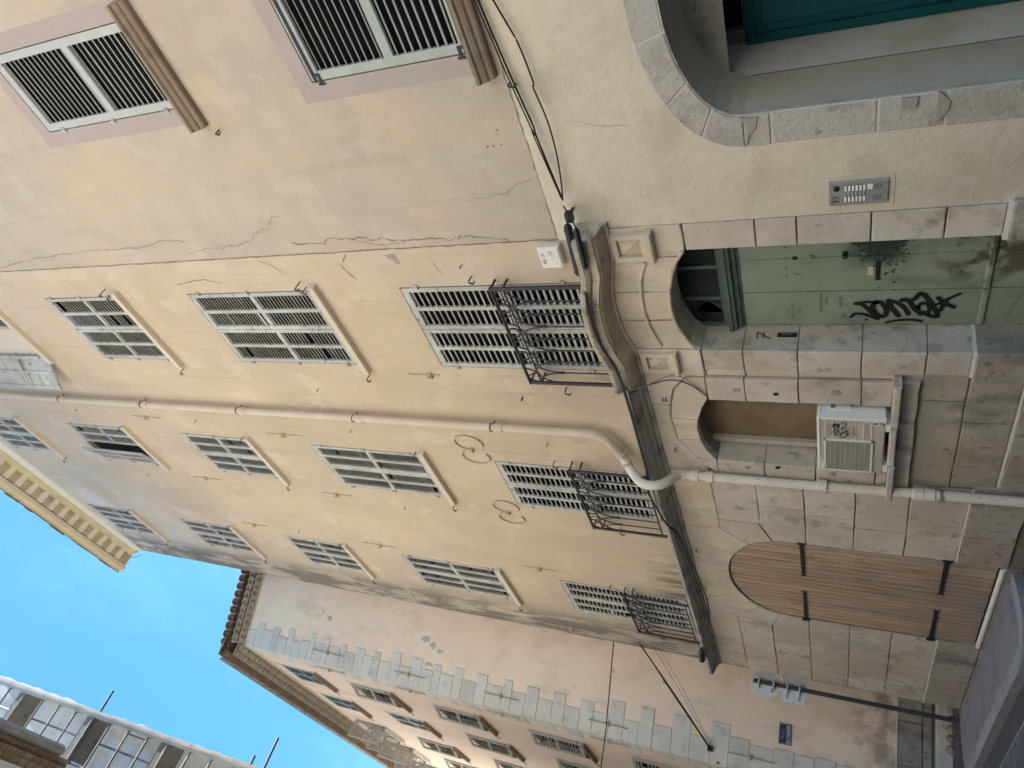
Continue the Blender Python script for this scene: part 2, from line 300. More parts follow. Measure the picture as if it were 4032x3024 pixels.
M_zinc = mat('old_zinc', (.21,.20,.185), .5, [((.29,.28,.265), 3, .45, .7, .6), ((.13,.12,.11), 6, .55, .75, .5)], metal=.25)
M_eave = mat('ochre_cornice', (.52,.43,.27), .9, [((.60,.50,.33), 3, .45, .7, .6), ((.36,.28,.16), 4, .52, .74, .5)], [(20, .003)])
M_eaveW = mat('pale_cornice', (.66,.60,.50), .9, [((.52,.46,.36), 4, .55, .75, .5)], [(20, .002)])
M_eaveS = mat('cornice_soffit', (.42,.35,.22), .9, [((.34,.27,.15), 3, .5, .72, .6)], [(20, .003)])
M_sill = mat('pale_sill', (.57,.50,.41), .9, [((.47,.40,.32), 4, .5, .72, .5)], [(30, .003)])
M_sillA = mat('brown_moulded_sill', (.24,.185,.14), .8, [((.34,.275,.21), 5, .45, .7, .7, (.4,1,3)), ((.13,.095,.07), 7, .52, .72, .6)], [(20, .003)])
M_road = mat('asphalt', (.085,.09,.105), .85, [((.14,.145,.16), 2.2, .45, .7, .7), ((.035,.037,.042), 1.2, .5, .72, .6), ((.15,.15,.16), 60, .62, .7, .5)], [(70, .004), (4, .010)])
M_pave = mat('pavement_asphalt', (.20,.20,.22), .9, [((.26,.255,.275), 3, .45, .7, .7, (1,3,1)), ((.09,.085,.09), 2.0, .52, .72, .6), ((.27,.25,.25), 70, .6, .7, .5)], [(60, .004), (5, .008)])
M_kerb = mat('granite_kerb', (.25,.255,.275), .85, [((.33,.335,.35), 5, .45, .7, .7), ((.12,.12,.125), 30, .55, .7, .6)], [(40, .004)], tint=.1)
M_gut = mat('dark_gutter', (.05,.05,.055), .7, [((.085,.085,.09), 4, .45, .7, .7)], [(40, .004)])
M_crack = mat('crack_shadow', (.20,.165,.125), 1)
M_sblue = mat('enamel_blue', (.008,.016,.085), .3, [((.03,.04,.10), 20, .58, .68, .7)])
M_enw = mat('enamel_white', (.74,.74,.76), .4)
M_signback = mat('sign_back_aluminium', (.78,.80,.82), .45, [((.76,.78,.80), 3, .45, .7, .5)])
M_pole = mat('dark_grey_post', (.06,.066,.078), .45, [((.10,.105,.115), 5, .5, .7, .5)])
M_scaf = mat('galvanised_tube', (.13,.127,.12), .5, [((.28,.275,.26), 6, .5, .7, .6)], metal=.4)
M_deck = mat('scaffold_board', (.12,.118,.112), .85, [((.17,.167,.158), 5, .45, .7, .7)], [(20, .002)])
M_orange = mat('orange_plastic', (.55,.16,.05), .6)
M_moss = mat('moss_green', (.05,.10,.03), .9)
def net_material():
    M = bpy.data.materials.new('white_scaffold_sheeting'); M.use_nodes = True; N = M.node_tree.nodes; L = M.node_tree.links; N.remove(N['Principled BSDF'])
    d = N.new('ShaderNodeBsdfDiffuse'); d.inputs[0].default_value = (.46,.46,.455,1); t = N.new('ShaderNodeBsdfTranslucent'); t.inputs[0].default_value = (.42,.425,.42,1)
    g = N.new('ShaderNodeBsdfTransparent'); a = N.new('ShaderNodeMixShader'); a.inputs[0].default_value = .55; b = N.new('ShaderNodeMixShader'); b.inputs[0].default_value = .10
    L.new(d.outputs[0], a.inputs[1]); L.new(t.outputs[0], a.inputs[2]); L.new(a.outputs[0], b.inputs[1]); L.new(g.outputs[0], b.inputs[2]); L.new(b.outputs[0], N['Material Output'].inputs[0]); return M
M_net = net_material()
M_D = mat('cream_plaster_opposite', (.77,.745,.70), .95, [((.82,.80,.76), .6, .45, .7, .7)], [(40, .004)])
M_Dw = mat('white_moulding', (.74,.72,.68), .8)
# ------------------------------------------------------------------ ground
b = MB().add([(-150,-150,-.10),(150,-150,-.10),(150,150,-.10),(-150,150,-.10)], [(0,1,2,3)])
top('road', b, M_road, None, None, kind='structure')
PAVE_R = -8.66
edge = [(-8.84,-.02),(-8.72,-.22),(-8.58,-.55),(-8.56,-.78),(-8.75,-.90),(-9.4,-.88),(-10.5,-.86),(-11.6,-.86),(-12.6,-.86),(-13.15,-.72),(-13.35,-.35),(-13.4,.1),(-13.4,9)]
poly = [(-8.84,.04)]+edge+[(-13.0,9),(-13.0,.04)]
b = MB(); n = len(poly); b.add([(x,y,0) for x,y in poly]+[(x,y,-.14) for x,y in poly], [tuple(range(n))]+[(i,(i+1) % n,n+(i+1) % n,n+i) for i in range(n)])
pv = top('pavement', b, M_pave, None, None, kind='structure')
P = [Vector((x, y)) for x, y in edge]; L_ = [0]
for i in range(1, len(P)): L_.append(L_[-1]+(P[i]-P[i-1]).length)
def along(s):
    for i in range(1, len(P)):
        if s <= L_[i] or i == len(P)-1:
            t = (s-L_[i-1])/(L_[i]-L_[i-1]); p = P[i-1].lerp(P[i], t); d = (P[i]-P[i-1]).normalized(); return p, Vector((-d.y, d.x)) if Vector((-d.y, d.x)).dot(Vector((0,-1)) if i > 3 else Vector((1,0))) > 0 else Vector((d.y, -d.x))
s = .1
while s < L_[-1]-.5 and s < 9.5:
    ln = random.uniform(.75, 1.05); e = min(s+ln-.012, L_[-1]-.01); V = []; k = 4; F = []; w = .17
    if s > 5.2: pass
    for i in range(k+1):
        p, nn = along(s+(e-s)*i/k)
        if p.x < -12.9: nn = Vector((-1, 0)) if p.y > -.3 else Vector((-.7, -.7))
        q = p+nn*w
        V += [(p.x,p.y,-.12),(p.x,p.y,.006),(q.x,q.y,-.004),(q.x,q.y,-.12)]
    for i in range(k):
        for j in range(3): F.append((i*4+j,i*4+j+1,(i+1)*4+j+1,(i+1)*4+j))
    F += [(0,1,2,3),(k*4+3,k*4+2,k*4+1,k*4)]
    obj('kerb_stone', MB().add(V, F), M_kerb, pv)
    s += ln
b = MB(); b.add([(-8.3,-1.08,-.092),(-14.2,-1.06,-.092),(-14.2,-1.36,-.097),(-8.3,-1.40,-.097)], [(0,1,2,3)])
gc = top('gutter_channel', b, M_gut, None, None, kind='structure')
b = MB()
for k in range(9):
    b.box(-8.4-k*.62, -8.98-k*.62, -1.41, -1.43, -.1, -.088)
obj('painted_edge', b, M_kerb, gc)

# ------------------------------------------------------------------ long apartment building (B)
XB0, XB1 = -13.08, -3.72
COLS = [(-4.24, -5.46), (-7.37, -8.46), (-10.78, -11.90)]        # window columns (right edge, left edge)
FL = [(3.92, 6.04), (7.22, 9.24), (10.56, 12.12), (13.54, 15.24), (16.72, 18.36)]
B = thing('apartment_building', 'long ochre apartment building with limestone ground floor and five storeys of louvred shutters', 'building', ((XB0+XB1)/2, 0, 0))
wins = []
for ci, (xr, xl) in enumerate(COLS):
    for fi, (z0, z1) in enumerate(FL):
        if ci == 0 and fi == 4: continue
        wins.append((ci, fi, xl, xr, z0, z1))
b = MB(); holed(b, rect(XB0, XB1, 3.70, 19.12), [rect(xl-.01, xr+.01, z0-.01, z1+.01) for _,_,xl,xr,z0,z1 in wins], 0, .10)
b.box(XB0, XB1, .9, 9, -.1, 19.1)
b.add([(XB0,0,-.1),(XB0,9,-.1),(XB0,9,19.1),(XB0,0,19.1)], [(0,1,2,3)])
obj('wall', b, M_plB, B)
WOOD = [(-10.755,0.0),(-8.615,0.0),(-8.615,2.36)]+ellarc(-9.685,2.38,1.07,.785,0,180,18)[1:-1]+[(-10.755,2.36)]
NICHE = [(-6.90,1.32),(-5.85,1.32),(-5.85,3.01),(-6.0,3.08),(-6.18,3.145),(-6.36,3.17),(-6.54,3.165),(-6.74,3.12),(-6.90,3.03)]
PORT = [(-5.10,-.1),(-3.90,-.1),(-3.90,2.97),(-4.02,3.05),(-4.16,3.105),(-4.35,3.155),(-4.54,3.175),(-4.70,3.165),(-4.86,3.125),(-5.0,3.07),(-5.10,3.01)]
b = MB(); holed(b, [(XB0+.004,-.12),(-10.755,-.12),(-8.615,-.12),(-5.10,-.12),(-3.90,-.12),(-3.60,-.12),(-3.60,3.72),(XB0+.004,3.72)], [[(p[0],max(p[1],-.1)) for p in WOOD], inset(NICHE, -.016), [(p[0]+(-.016 if p[0] < -4.5 else .016), p[1]+(.014 if p[1] > 0 else 0)) for p in PORT]], .012, .5)
obj('mortar_bed', b, M_mortar, B)
# ---- stone blocks of the ground floor
NB = 0
def rough(poly, step=.13, j=.0035):      # slightly irregular outline
    out = []
    for i, a in enumerate(poly):
        c = poly[(i+1) % len(poly)]; L = math.hypot(c[0]-a[0], c[1]-a[1]); n = max(1, int(L/step)); out.append((a[0]+random.gauss(0, j*.7), a[1]+random.gauss(0, j*.7)))
        for k in range(1, n): t = k/n; out.append((a[0]+(c[0]-a[0])*t+random.gauss(0, j), a[1]+(c[1]-a[1])*t+random.gauss(0, j)))
    return out
def block(poly, m_=None, proud=0.0, depth=.06, ch=.007, gap=.005):
    global NB
    if area(poly) < 0: poly = poly[::-1]
    q = rough(inset(poly, gap)); j = random.uniform(-.007, .006)
    NB += 1
    return obj('stone_block', MB().prism(q, -proud+j, depth, ch), m_ or M_stone, B)
def course(z0, z1, xs, m_=None, **k):
    xs = sorted(xs)
    for a, c in zip(xs[:-1], xs[1:]): block(rect(a, c, z0, z1), m_, **k)
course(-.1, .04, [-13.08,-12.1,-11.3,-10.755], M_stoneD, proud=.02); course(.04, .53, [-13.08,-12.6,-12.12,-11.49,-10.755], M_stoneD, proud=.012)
course(.55, 1.08, [-13.08,-12.63,-11.8,-10.755]); course(1.08, 1.61, [-13.08,-12.63,-11.24,-10.755]); course(1.61, 2.15, [-13.08,-12.62,-10.755]); course(2.15, 2.68, [-13.08,-12.65,-11.75])
course(2.68, 3.17, [-13.08,-12.66,-11.63,-11.2]); course(3.17, 3.66, [-13.08,-12.65,-11.02])
arch = ellarc(-9.685,2.38,1.07,.785,0,180,48)
def onarch(p): return min(range(len(arch)), key=lambda i: (arch[i][0]-p[0])**2+(arch[i][1]-p[1])**2)
def voussoir(outer, a0, a1, m_=None):
    """outer points, closed along the arch from a0 to a1"""
    i, j = onarch(a0), onarch(a1); st = 1 if j > i else -1
    seg = [arch[k] for k in range(i, j+st, st)]
    if len(seg) > 5: seg = [seg[0]]+seg[2:-2:2]+[seg[-1]]
    block(outer+seg, m_)
block([(-11.75,2.68),(-11.75,2.15),(-10.755,2.15),(-10.755,2.36)]+[arch[k] for k in (46,45)]+[(-11.18,2.68)])
voussoir([(-11.2,3.17),(-11.2,2.685)], arch[45], arch[39]) if False else block([(-11.0,3.17),(-11.2,3.17),(-11.2,2.685),arch[45],arch[43],arch[41],arch[39]])
voussoir([(-10.56,3.66),(-11.02,3.66),(-11.02,3.175)], arch[39], arch[33], M_stoneY)
voussoir([(-9.97,3.66),(-10.56,3.66)], arch[33], arch[27], M_stoneY); voussoir([(-9.45,3.66),(-9.97,3.66)], arch[27], arch[21], M_stoneY)
voussoir([(-8.83,3.66),(-9.45,3.66)], arch[21], arch[15], M_stoneY); voussoir([(-8.48,3.16),(-8.48,3.66),(-8.83,3.66)], arch[15], arch[9], M_stoneY)
block([(-8.25,2.67),(-8.25,3.16),(-8.48,3.16),arch[9],arch[7],arch[5],arch[3]])
block([(-8.615,2.36),(-8.615,2.13),(-7.83,2.13),(-7.83,2.65),(-8.25,2.665),arch[3],arch[1]])
course(2.13, 2.65, [-7.83,-7.2]); course(2.65, 3.16, [-8.25,-7.33]); course(3.16, 3.66, [-8.48,-7.2], M_stoneY)
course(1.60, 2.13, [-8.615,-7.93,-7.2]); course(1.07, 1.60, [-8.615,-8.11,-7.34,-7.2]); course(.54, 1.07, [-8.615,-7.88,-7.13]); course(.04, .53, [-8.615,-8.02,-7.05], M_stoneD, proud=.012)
# niche surround
RING = [(-7.2,3.03),(-6.95,3.24),(-6.58,3.42),(-6.19,3.44),(-5.94,3.40),(-5.72,3.34),(-5.52,3.17)]
block([(-7.2,3.16),(-7.2,3.66),(-6.71,3.66),(-6.69,3.385),(-6.95,3.25),(-7.06,3.16)], M_stoneY); block([(-6.71,3.66),(-5.99,3.66),(-5.99,3.425),(-6.19,3.45),(-6.58,3.43),(-6.69,3.385)], M_stoneY)
block([(-5.99,3.66),(-5.45,3.66),(-5.45,3.0),(-5.52,3.0),(-5.52,3.18),(-5.72,3.35),(-5.94,3.41),(-5.99,3.42)], M_stoneY)
NP = .03
block([(-7.2,3.03),(-6.90,3.03),(-6.74,3.12),(-6.54,3.165),(-6.58,3.42),(-6.95,3.24)], M_stone, proud=NP); block([(-6.54,3.165),(-6.36,3.17),(-6.20,3.15),(-6.19,3.44),(-6.58,3.42)], M_stoneY, proud=NP)
block([(-6.20,3.15),(-6.0,3.08),(-5.85,3.01),(-5.52,3.0),(-5.52,3.17),(-5.72,3.34),(-5.94,3.40),(-6.19,3.44)], M_stoneY, proud=NP)
for z0, z1 in ((2.62,3.0),(2.13,2.62),(1.58,2.13),(1.32,1.58)): block(rect(-5.85,-5.50,z0,z1), proud=NP, depth=.3)
for z0, z1 in ((2.52,3.03),(2.0,2.52),(1.42,2.0),(1.32,1.42)): block(rect(-7.2,-6.90,z0,z1), proud=NP, depth=.3)
block(rect(-7.19,-5.49,1.11,1.255), proud=.05)
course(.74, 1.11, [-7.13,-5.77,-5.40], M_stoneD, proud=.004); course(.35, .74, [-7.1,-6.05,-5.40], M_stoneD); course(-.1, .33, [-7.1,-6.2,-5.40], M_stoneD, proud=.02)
# sill slab of the niche in three broken pieces
for x0, x1, dz in ((-7.24,-6.62,-.004),(-6.61,-6.02,.006),(-6.01,-5.43,0)):
    obj('sill_slab', MB().cbox(x0, x1, -.16, .25, 1.26+dz, 1.325+dz, .012), M_stone, B)
# portal piers: left
for z0, z1 in ((2.60,2.98),(2.12,2.60),(1.59,2.12),(1.09,1.59),(.76,1.09)):
    bb = MB().prism([(-5.385,z0+.004),(-5.10,z0+.004),(-5.10,z1-.004),(-5.385,z1-.004)], -.035+random.uniform(-.003,.003), .33, .008)
    if z0 > .8: bb.tube([(-5.115,-.028,z0+.006),(-5.115,-.028,z1-.006)], .022, 8)
    obj('pier_stone', bb, M_stone, B)
    block(rect(-5.50,-5.385,z0,z1), M_stoneY, proud=-.005)
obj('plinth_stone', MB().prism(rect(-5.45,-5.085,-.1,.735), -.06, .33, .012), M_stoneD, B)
for x0, x1, z in ((-7.05,-5.46,.338),): obj('joint_filling', MB().box(x0, x1, -.008, .02, z-.012, z+.010), M_white_mortar, B)
obj('joint_filling', MB().box(-5.39, -5.09, -.045, .30, .735, .762), M_white_mortar, B)
obj('joint_filling', MB().box(-13.085, -10.77, -.012, .03, .527, .552), M_white_mortar, B); obj('joint_filling', MB().box(-8.60, -7.13, -.012, .03, .527, .545), M_white_mortar, B)
# portal piers: right (beside the neighbouring house)
for z0, z1 in ((2.39,2.96),(2.08,2.39),(1.56,2.08),(1.08,1.56),(.72,1.08)): 
    obj('pier_stone', MB().prism(inset(rect(-3.90,-3.62+(.96-z1)*.0,z0,z1), .005), -.025+random.uniform(-.003,.003), .33, .007), M_stone, B)
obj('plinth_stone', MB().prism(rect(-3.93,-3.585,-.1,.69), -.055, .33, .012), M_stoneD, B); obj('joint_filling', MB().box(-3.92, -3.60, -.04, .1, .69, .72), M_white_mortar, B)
# portal arch stones and frieze
def apt(x):
    for a, c in zip(PORT[2:-1], PORT[3:]):
        if c[0] <= x <= a[0]: t = (x-a[0])/(c[0]-a[0]); return a[1]+(c[1]-a[1])*t
    return 3.0
def ftop(x):
    P_ = [(-3.60,3.58),(-3.95,3.59),(-4.14,3.645),(-4.32,3.685),(-4.52,3.70),(-4.74,3.695),(-4.90,3.67),(-5.12,3.61),(-5.46,3.61)]
    for a, c in zip(P_[:-1], P_[1:]):
        if c[0] <= x <= a[0]: t = (x-a[0])/(c[0]-a[0]); return a[1]+(c[1]-a[1])*t
    return 3.6
FJ = [-3.62,-3.955,-4.355,-4.715,-5.10,-5.45]
def span(x0, x1, n): return [x0+(x1-x0)*i/n for i in range(n+1)]
for a, c in zip(FJ[:-1], FJ[1:]):
    lo = [(x, 2.97 if (x > -3.905 or x < -5.095) else apt(x)) for x in span(a, c, 4)]
    if a == -3.62: lo = [(-3.62,2.965),(-3.90,2.965),(-3.955,apt(-3.955))]
    if c == -5.45: lo = [(-5.10,2.985),(-5.45,2.985)]
    hi = [(x, ftop(x)+.02) for x in span(c, a, 4)]
    block(lo+hi, M_stoneY, proud=.03, depth=.3)
roll = [(-4.0,3.33),(-4.1,3.375),(-4.21,3.41),(-4.40,3.44),(-4.60,3.45),(-4.78,3.43),(-4.92,3.40),(-5.05,3.36)]
obj('roll_moulding', MB().tube([(x,-.03,z) for x,z in roll], .019, 8), M_stoneY, B, smooth=True)
obj('arch_edge_moulding', MB().tube([(x,-.022,z+.018) for x,z in PORT[2:]], .018, 8), M_cornP, B, smooth=True)
for x0, x1 in ((-3.95,-3.67),(-5.40,-5.13)):
    z0, z1 = 3.275, 3.575; cb = MB(); fr = .045
    cb.box(x0,x1,-.075,-.02,z0,z0+fr).box(x0,x1,-.075,-.02,z1-fr,z1).box(x0,x0+fr,-.0745,-.02,z0+fr,z1-fr).box(x1-fr,x1,-.0745,-.02,z0+fr,z1-fr)
    cx, cz = (x0+x1)/2, (z0+z1)/2
    con = obj('console_panel', cb, M_stoneY, B)
    obj('diamond_boss', MB().add([(x0+fr,-.034,z0+fr),(x1-fr,-.034,z0+fr),(x1-fr,-.034,z1-fr),(x0+fr,-.034,z1-fr),(cx,-.082,cz)], [(0,1,4),(1,2,4),(2,3,4),(3,0,4)]), M_stoneY, con)
    obj('console_block', MB().prism(rect(x0-.02,x1+.02,3.215,3.27), -.10, .0, .012), M_stoneY, B)
# main string cornice, stone by stone
prof = [(0,3.625),(.030,3.630),(.030,3.665),(.075,3.675),(.10,3.70),(.175,3.712),(.215,3.73),(.225,3.745),(.25,3.75),(.25,3.785),(.235,3.80),(.20,3.82),(0,3.84)]
xs = [-5.44,-6.35,-7.05,-7.95,-8.95,-9.6,-10.65,-11.85,-12.6,-13.09]
for a, c in zip(xs[:-1], xs[1:]):
    e = random.uniform(-.004, .004)
    obj('cornice_stone', MB().sweep(prof, [((x,0.01,e),(0,-1,0),(0,0,1)) for x in (a-.004, c+.004)]), M_corn, B)
# portal cornice, bent up over the door
pprof = [(0,0),(.05,.004),(.05,.03),(.11,.045),(.17,.055),(.235,.07),(.245,.085),(.27,.088),(.27,.155),(.30,.165),(.33,.20),(.335,.235),(.30,.255),(.0,.28)]
for a, c in ((-3.545,-3.99),(-3.99,-4.36),(-4.36,-4.86),(-4.86,-5.16),(-5.16,-5.46)):
    n = max(2, int(abs(a-c)/.05)); pth = []
    for i in range(n+1):
        x = a+(c-a)*i/n; x = x+(.003 if i == n else -.003 if i == 0 else 0); pth.append(((x,-.0,ftop(min(max(x,-5.46),-3.6))-.005),(0,-1,0),(0,0,1)))
    obj('portal_cornice_stone', MB().sweep(pprof, pth), M_cornP, B)
# ---- repaired holes and iron hooks in the stone
M_patchS = mat('stone_repair', (.33,.315,.29), .95, [((.24,.225,.205), 14, .5, .62, .7)], [(40, .004)])
for rg, a, c, s_ in ((t4,185,830,.035),(t4,540,825,.05),(t3,1355,808,.045),(t3,1592,828,.03),(t4,195,1265,.035),(t3,1420,1270,.035),(t3,1602,1265,.035),(t4,520,1305,.045)):
    p = rg.Y(a, c, -.03); pl_ = [(p.x+s_*random.uniform(.6,1.1)*math.cos(R(t)), p.z+s_*random.uniform(.6,1.1)*math.sin(R(t))) for t in range(0,360,36)]
    obj('filled_hole', MB().prism(pl_, -.040, -.02, .002), M_patchS, B)
for rg, a, c in ((t3,922,853),(t3,940,850),(t3,995,1150),(t5,1120,355),(t5,1175,578),(t5,1215,858)):
    p = rg.Y(a, c, 0); obj('iron_peg', MB().tube([(p.x,.01,p.z),(p.x,-.05,p.z),(p.x+.004,-.06,p.z-.03)], .006, 6), M_iron, B)
# ---- top cornice of the building
EV0 = -13.28
def run(x0, x1): return [((x,0,0),(0,-1,0),(0,0,1)) for x in (x0, x1)]
obj('cornice_band', MB().sweep([(0,18.58),(.035,18.60),(.035,18.83),(.055,18.84),(.055,18.86)], run(-3.7,EV0+.2)), M_eaveW, B)
obj('bed_moulding', MB().sweep([(0,18.86),(.07,18.87),(.09,18.92),(.11,18.97),(.155,19.0),(.16,19.02),(0,19.03)], run(-3.7,EV0+.1)), M_eave, B, smooth=True)
obj('soffit', MB().box(-3.7, EV0, -.50, 0, 19.10, 19.16), M_eaveS, B)
obj('fascia', MB().sweep([(.44,19.10),(.44,19.045),(.485,19.04),(.485,19.10)], run(-3.7,EV0)), M_eaveW, B)
obj('crown_moulding', MB().sweep([(.485,19.035),(.515,19.04),(.55,19.065),(.565,19.11),(.575,19.15),(.61,19.16),(.615,19.19),(.485,19.195)], run(-3.7,EV0)), M_eave, B, smooth=True)
b = MB(); x = -3.7
while x > EV0:
    w = random.uniform(.16,.24); q = random.uniform(.625,.665); b.box(x, max(x-w, EV0-.03), -q, 0, 19.20, 19.235+random.uniform(-.008,.008)); x -= w+.004
obj('tile_edge', b, M_tile, B, kind='stuff')
obj('roof', MB().sweep([(.6,19.24),(-4.5,20.9),(-9,19.3)], run(-3.7,EV0)), M_tile, B)
x = -12.87
mo = MB().box(-.07,.07,-.405,-.10,19.015,19.099).box(-.08,.08,-.418,-.10,19.07,19.0985).box(-.065,.065,-.25,-.10,18.985,19.015).mesh('modillion')
cof = MB().box(-.085,.085,-.40,-.12,19.085,19.0995).box(-.055,.055,-.16,-.10,19.04,19.085).mesh('coffer')
while x < -3.8:
    obj('modillion', mo, M_eaveW, B, M=Matrix.Translation((x,0,0))); obj('coffer', cof, M_eave, B, M=Matrix.Translation((x+.169,0,0))); x += .338

# ------------------------------------------------------------------ louvred shutters
SLAT = {}
def slat_mesh(t, mt):
    key = (t, mt.name)
    if key not in SLAT:
        me = MB().box(-.5,.5,-.5*t[0],.5*t[0],-.5*t[1],.5*t[1]).mesh('slat'); me.materials.append(mt); SLAT[key] = me
    return SLAT[key]
def leaf(parent, hinge, w, h, dirn, angle, splits, cols, mt, pitch, single, tilt=60, sw=.052, tw=.07, bw=.085, mw=.05, rm=.06, slat=(.037,.006), tiltx=0, miss=.03, base=Matrix.Identity(4), label=None, name='shutter', drop=()):
    """one louvred leaf; splits: heights of the middle of the cross rails as fractions"""
    M = base @ Matrix.Translation(hinge) @ Matrix.Rotation(angle, 4, 'Z') @ Matrix.Rotation(tiltx, 4, 'X')
    T = .034; b = MB(); X = lambda a: a*dirn
    b.box(X(0), X(sw), -T/2, T/2, 0, h).box(X(w-sw), X(w), -T/2, T/2, 0, h)
    b.box(X(sw), X(w-sw), -T/2+.001, T/2-.001, 0, bw).box(X(sw), X(w-sw), -T/2+.001, T/2-.001, h-tw, h)
    zs = [bw]; 
    for f in splits: b.box(X(sw), X(w-sw), -T/2+.001, T/2-.001, f*h-rm/2, f*h+rm/2); zs += [f*h-rm/2, f*h+rm/2]
    zs.append(h-tw); xs = [sw]
    for i in range(1, cols):
        c = sw+(w-2*sw)*i/cols; 
        for q in range(0, len(zs), 2): b.box(X(c-mw/2), X(c+mw/2), -T/2+.002, T/2-.002, zs[q], zs[q+1])
        xs += [c-mw/2, c+mw/2]
    xs.append(w-sw)
    o = obj(name, b, mt, parent, M=M, label=label)
    jb_ = MB() ; sm = slat_mesh(slat, mt)
    for q in range(0, len(zs), 2):
        n = max(2, int(round((zs[q+1]-zs[q])/pitch)))
        for p in range(0, len(xs), 2):
            for i in range(n):
                if random.random() < miss: continue
                a = R(tilt+random.gauss(0, 2.0)); rl = R(random.gauss(0, .35))
                if random.random() < miss*.6: a = R(random.choice([25, 85]))
                if (q//2, p//2, i) in drop: continue
                L = Matrix.Translation((X((xs[p]+xs[p+1])/2), 0, zs[q]+(zs[q+1]-zs[q])*(i+.5)/n)) @ Matrix.Rotation(rl, 4, 'Y') @ Matrix.Rotation(a, 4, 'X') @ Matrix.Diagonal((xs[p+1]-xs[p]-.001, 1, 1, 1))
                if single: obj('slat', sm, mt, o, M=M @ L)
                else:
                    d = MB().box(-.5,.5,-.5*slat[0],.5*slat[0],-.5*slat[1],.5*slat[1]).xf(L); jb_.add(d.v, d.f)
    if not single: obj('slats', jb_, mt, o, M=M, kind='stuff')
    return o, M
def stay(parent, p, out=.11, M=Matrix.Identity(4), s=1.0):
    b = MB().tube([(0,.02,0),(0,-out*.7,.004),(0,-out,-.01)], .007*s, 6).tube([(0,-out,-.01),(-.004,-out-.012,-.055),(.012,-out-.008,-.085),(.022,-out,-.07)], [.008*s,.012*s,.006*s,.004*s], 6)
    obj('shutter_stay', b, M_iron, parent, M=M @ Matrix.Translation(p))
HINGE = MB().box(-.028,.028,-.012,.012,-.024,.024).tube([(0,-.016,-.03),(0,-.016,.03)], .011, 8).mesh('hinge'); HINGE.materials.append(M_shut)
pitchF = [.072, .052, .061, .062, .064]; tiltF = [48, 55, 63, 68, 71]
for ci, fi, xl, xr, z0, z1 in wins:
    single = (ci == 0 and fi in (0, 1)) or (ci == 1 and fi == 0)
    w = (xr-xl)/2; xm = (xl+xr)/2; h = z1-z0
    spl = [.43] if fi == 0 else [.49]
    obj('room_shade_pane', MB().box(xl-.04, xr+.04, .072, .09, z0-.04, z1+.04), M_dark, B)  # black sheet close behind the slats, the room's shade as colour
    la, ra = 0, 0
    if ci == 0 and fi == 3: la = R(-158); obj('inner_blind', MB().box(xl, xm, .03, .05, z0, z1), M_sill, B)
    if ci == 1 and fi == 3: la = R(-15)
    for dirn, hx, ang in ((1, xl, la), (-1, xr, ra)):
        ts = dict(sw=.055, tw=.075, bw=.10)
        o, M = leaf(B, (hx+dirn*.004, .012 if ang == 0 else -.012, z0+.004), w-.008, h-.008, dirn, ang, spl, 2, M_shut, pitchF[fi], single, slat=(.052,.008) if fi == 0 else (.036,.008), tilt=tiltF[fi], miss=.03 if fi else .015, **ts)
        for q in ((.12,.90) if fi == 0 else (.10,.5,.90)):
            obj('hinge', HINGE, M_shut, o, M=M @ Matrix.Translation((-dirn*.012, -.016, h*q)))
    if fi > 0:
        obj('window_sill', MB().cbox(xl-.12, xr+.10, -.08, .06, z0-.10, z0-.012, .008), M_sill, B)
        if not (ci == 0 and fi == 3): stay(B, (xr+.06, 0, z0+.06))
        if fi != 3 or ci == 2: stay(B, (xl-.19, 0, z0-.03))
        if ci == 0: stay(B, (xr+.14, 0, z0+.10), .14)
    else:
        stay(B, (xr+.13, 0, 5.12), .1); stay(B, (xl-.30, 0, 4.55), .1)

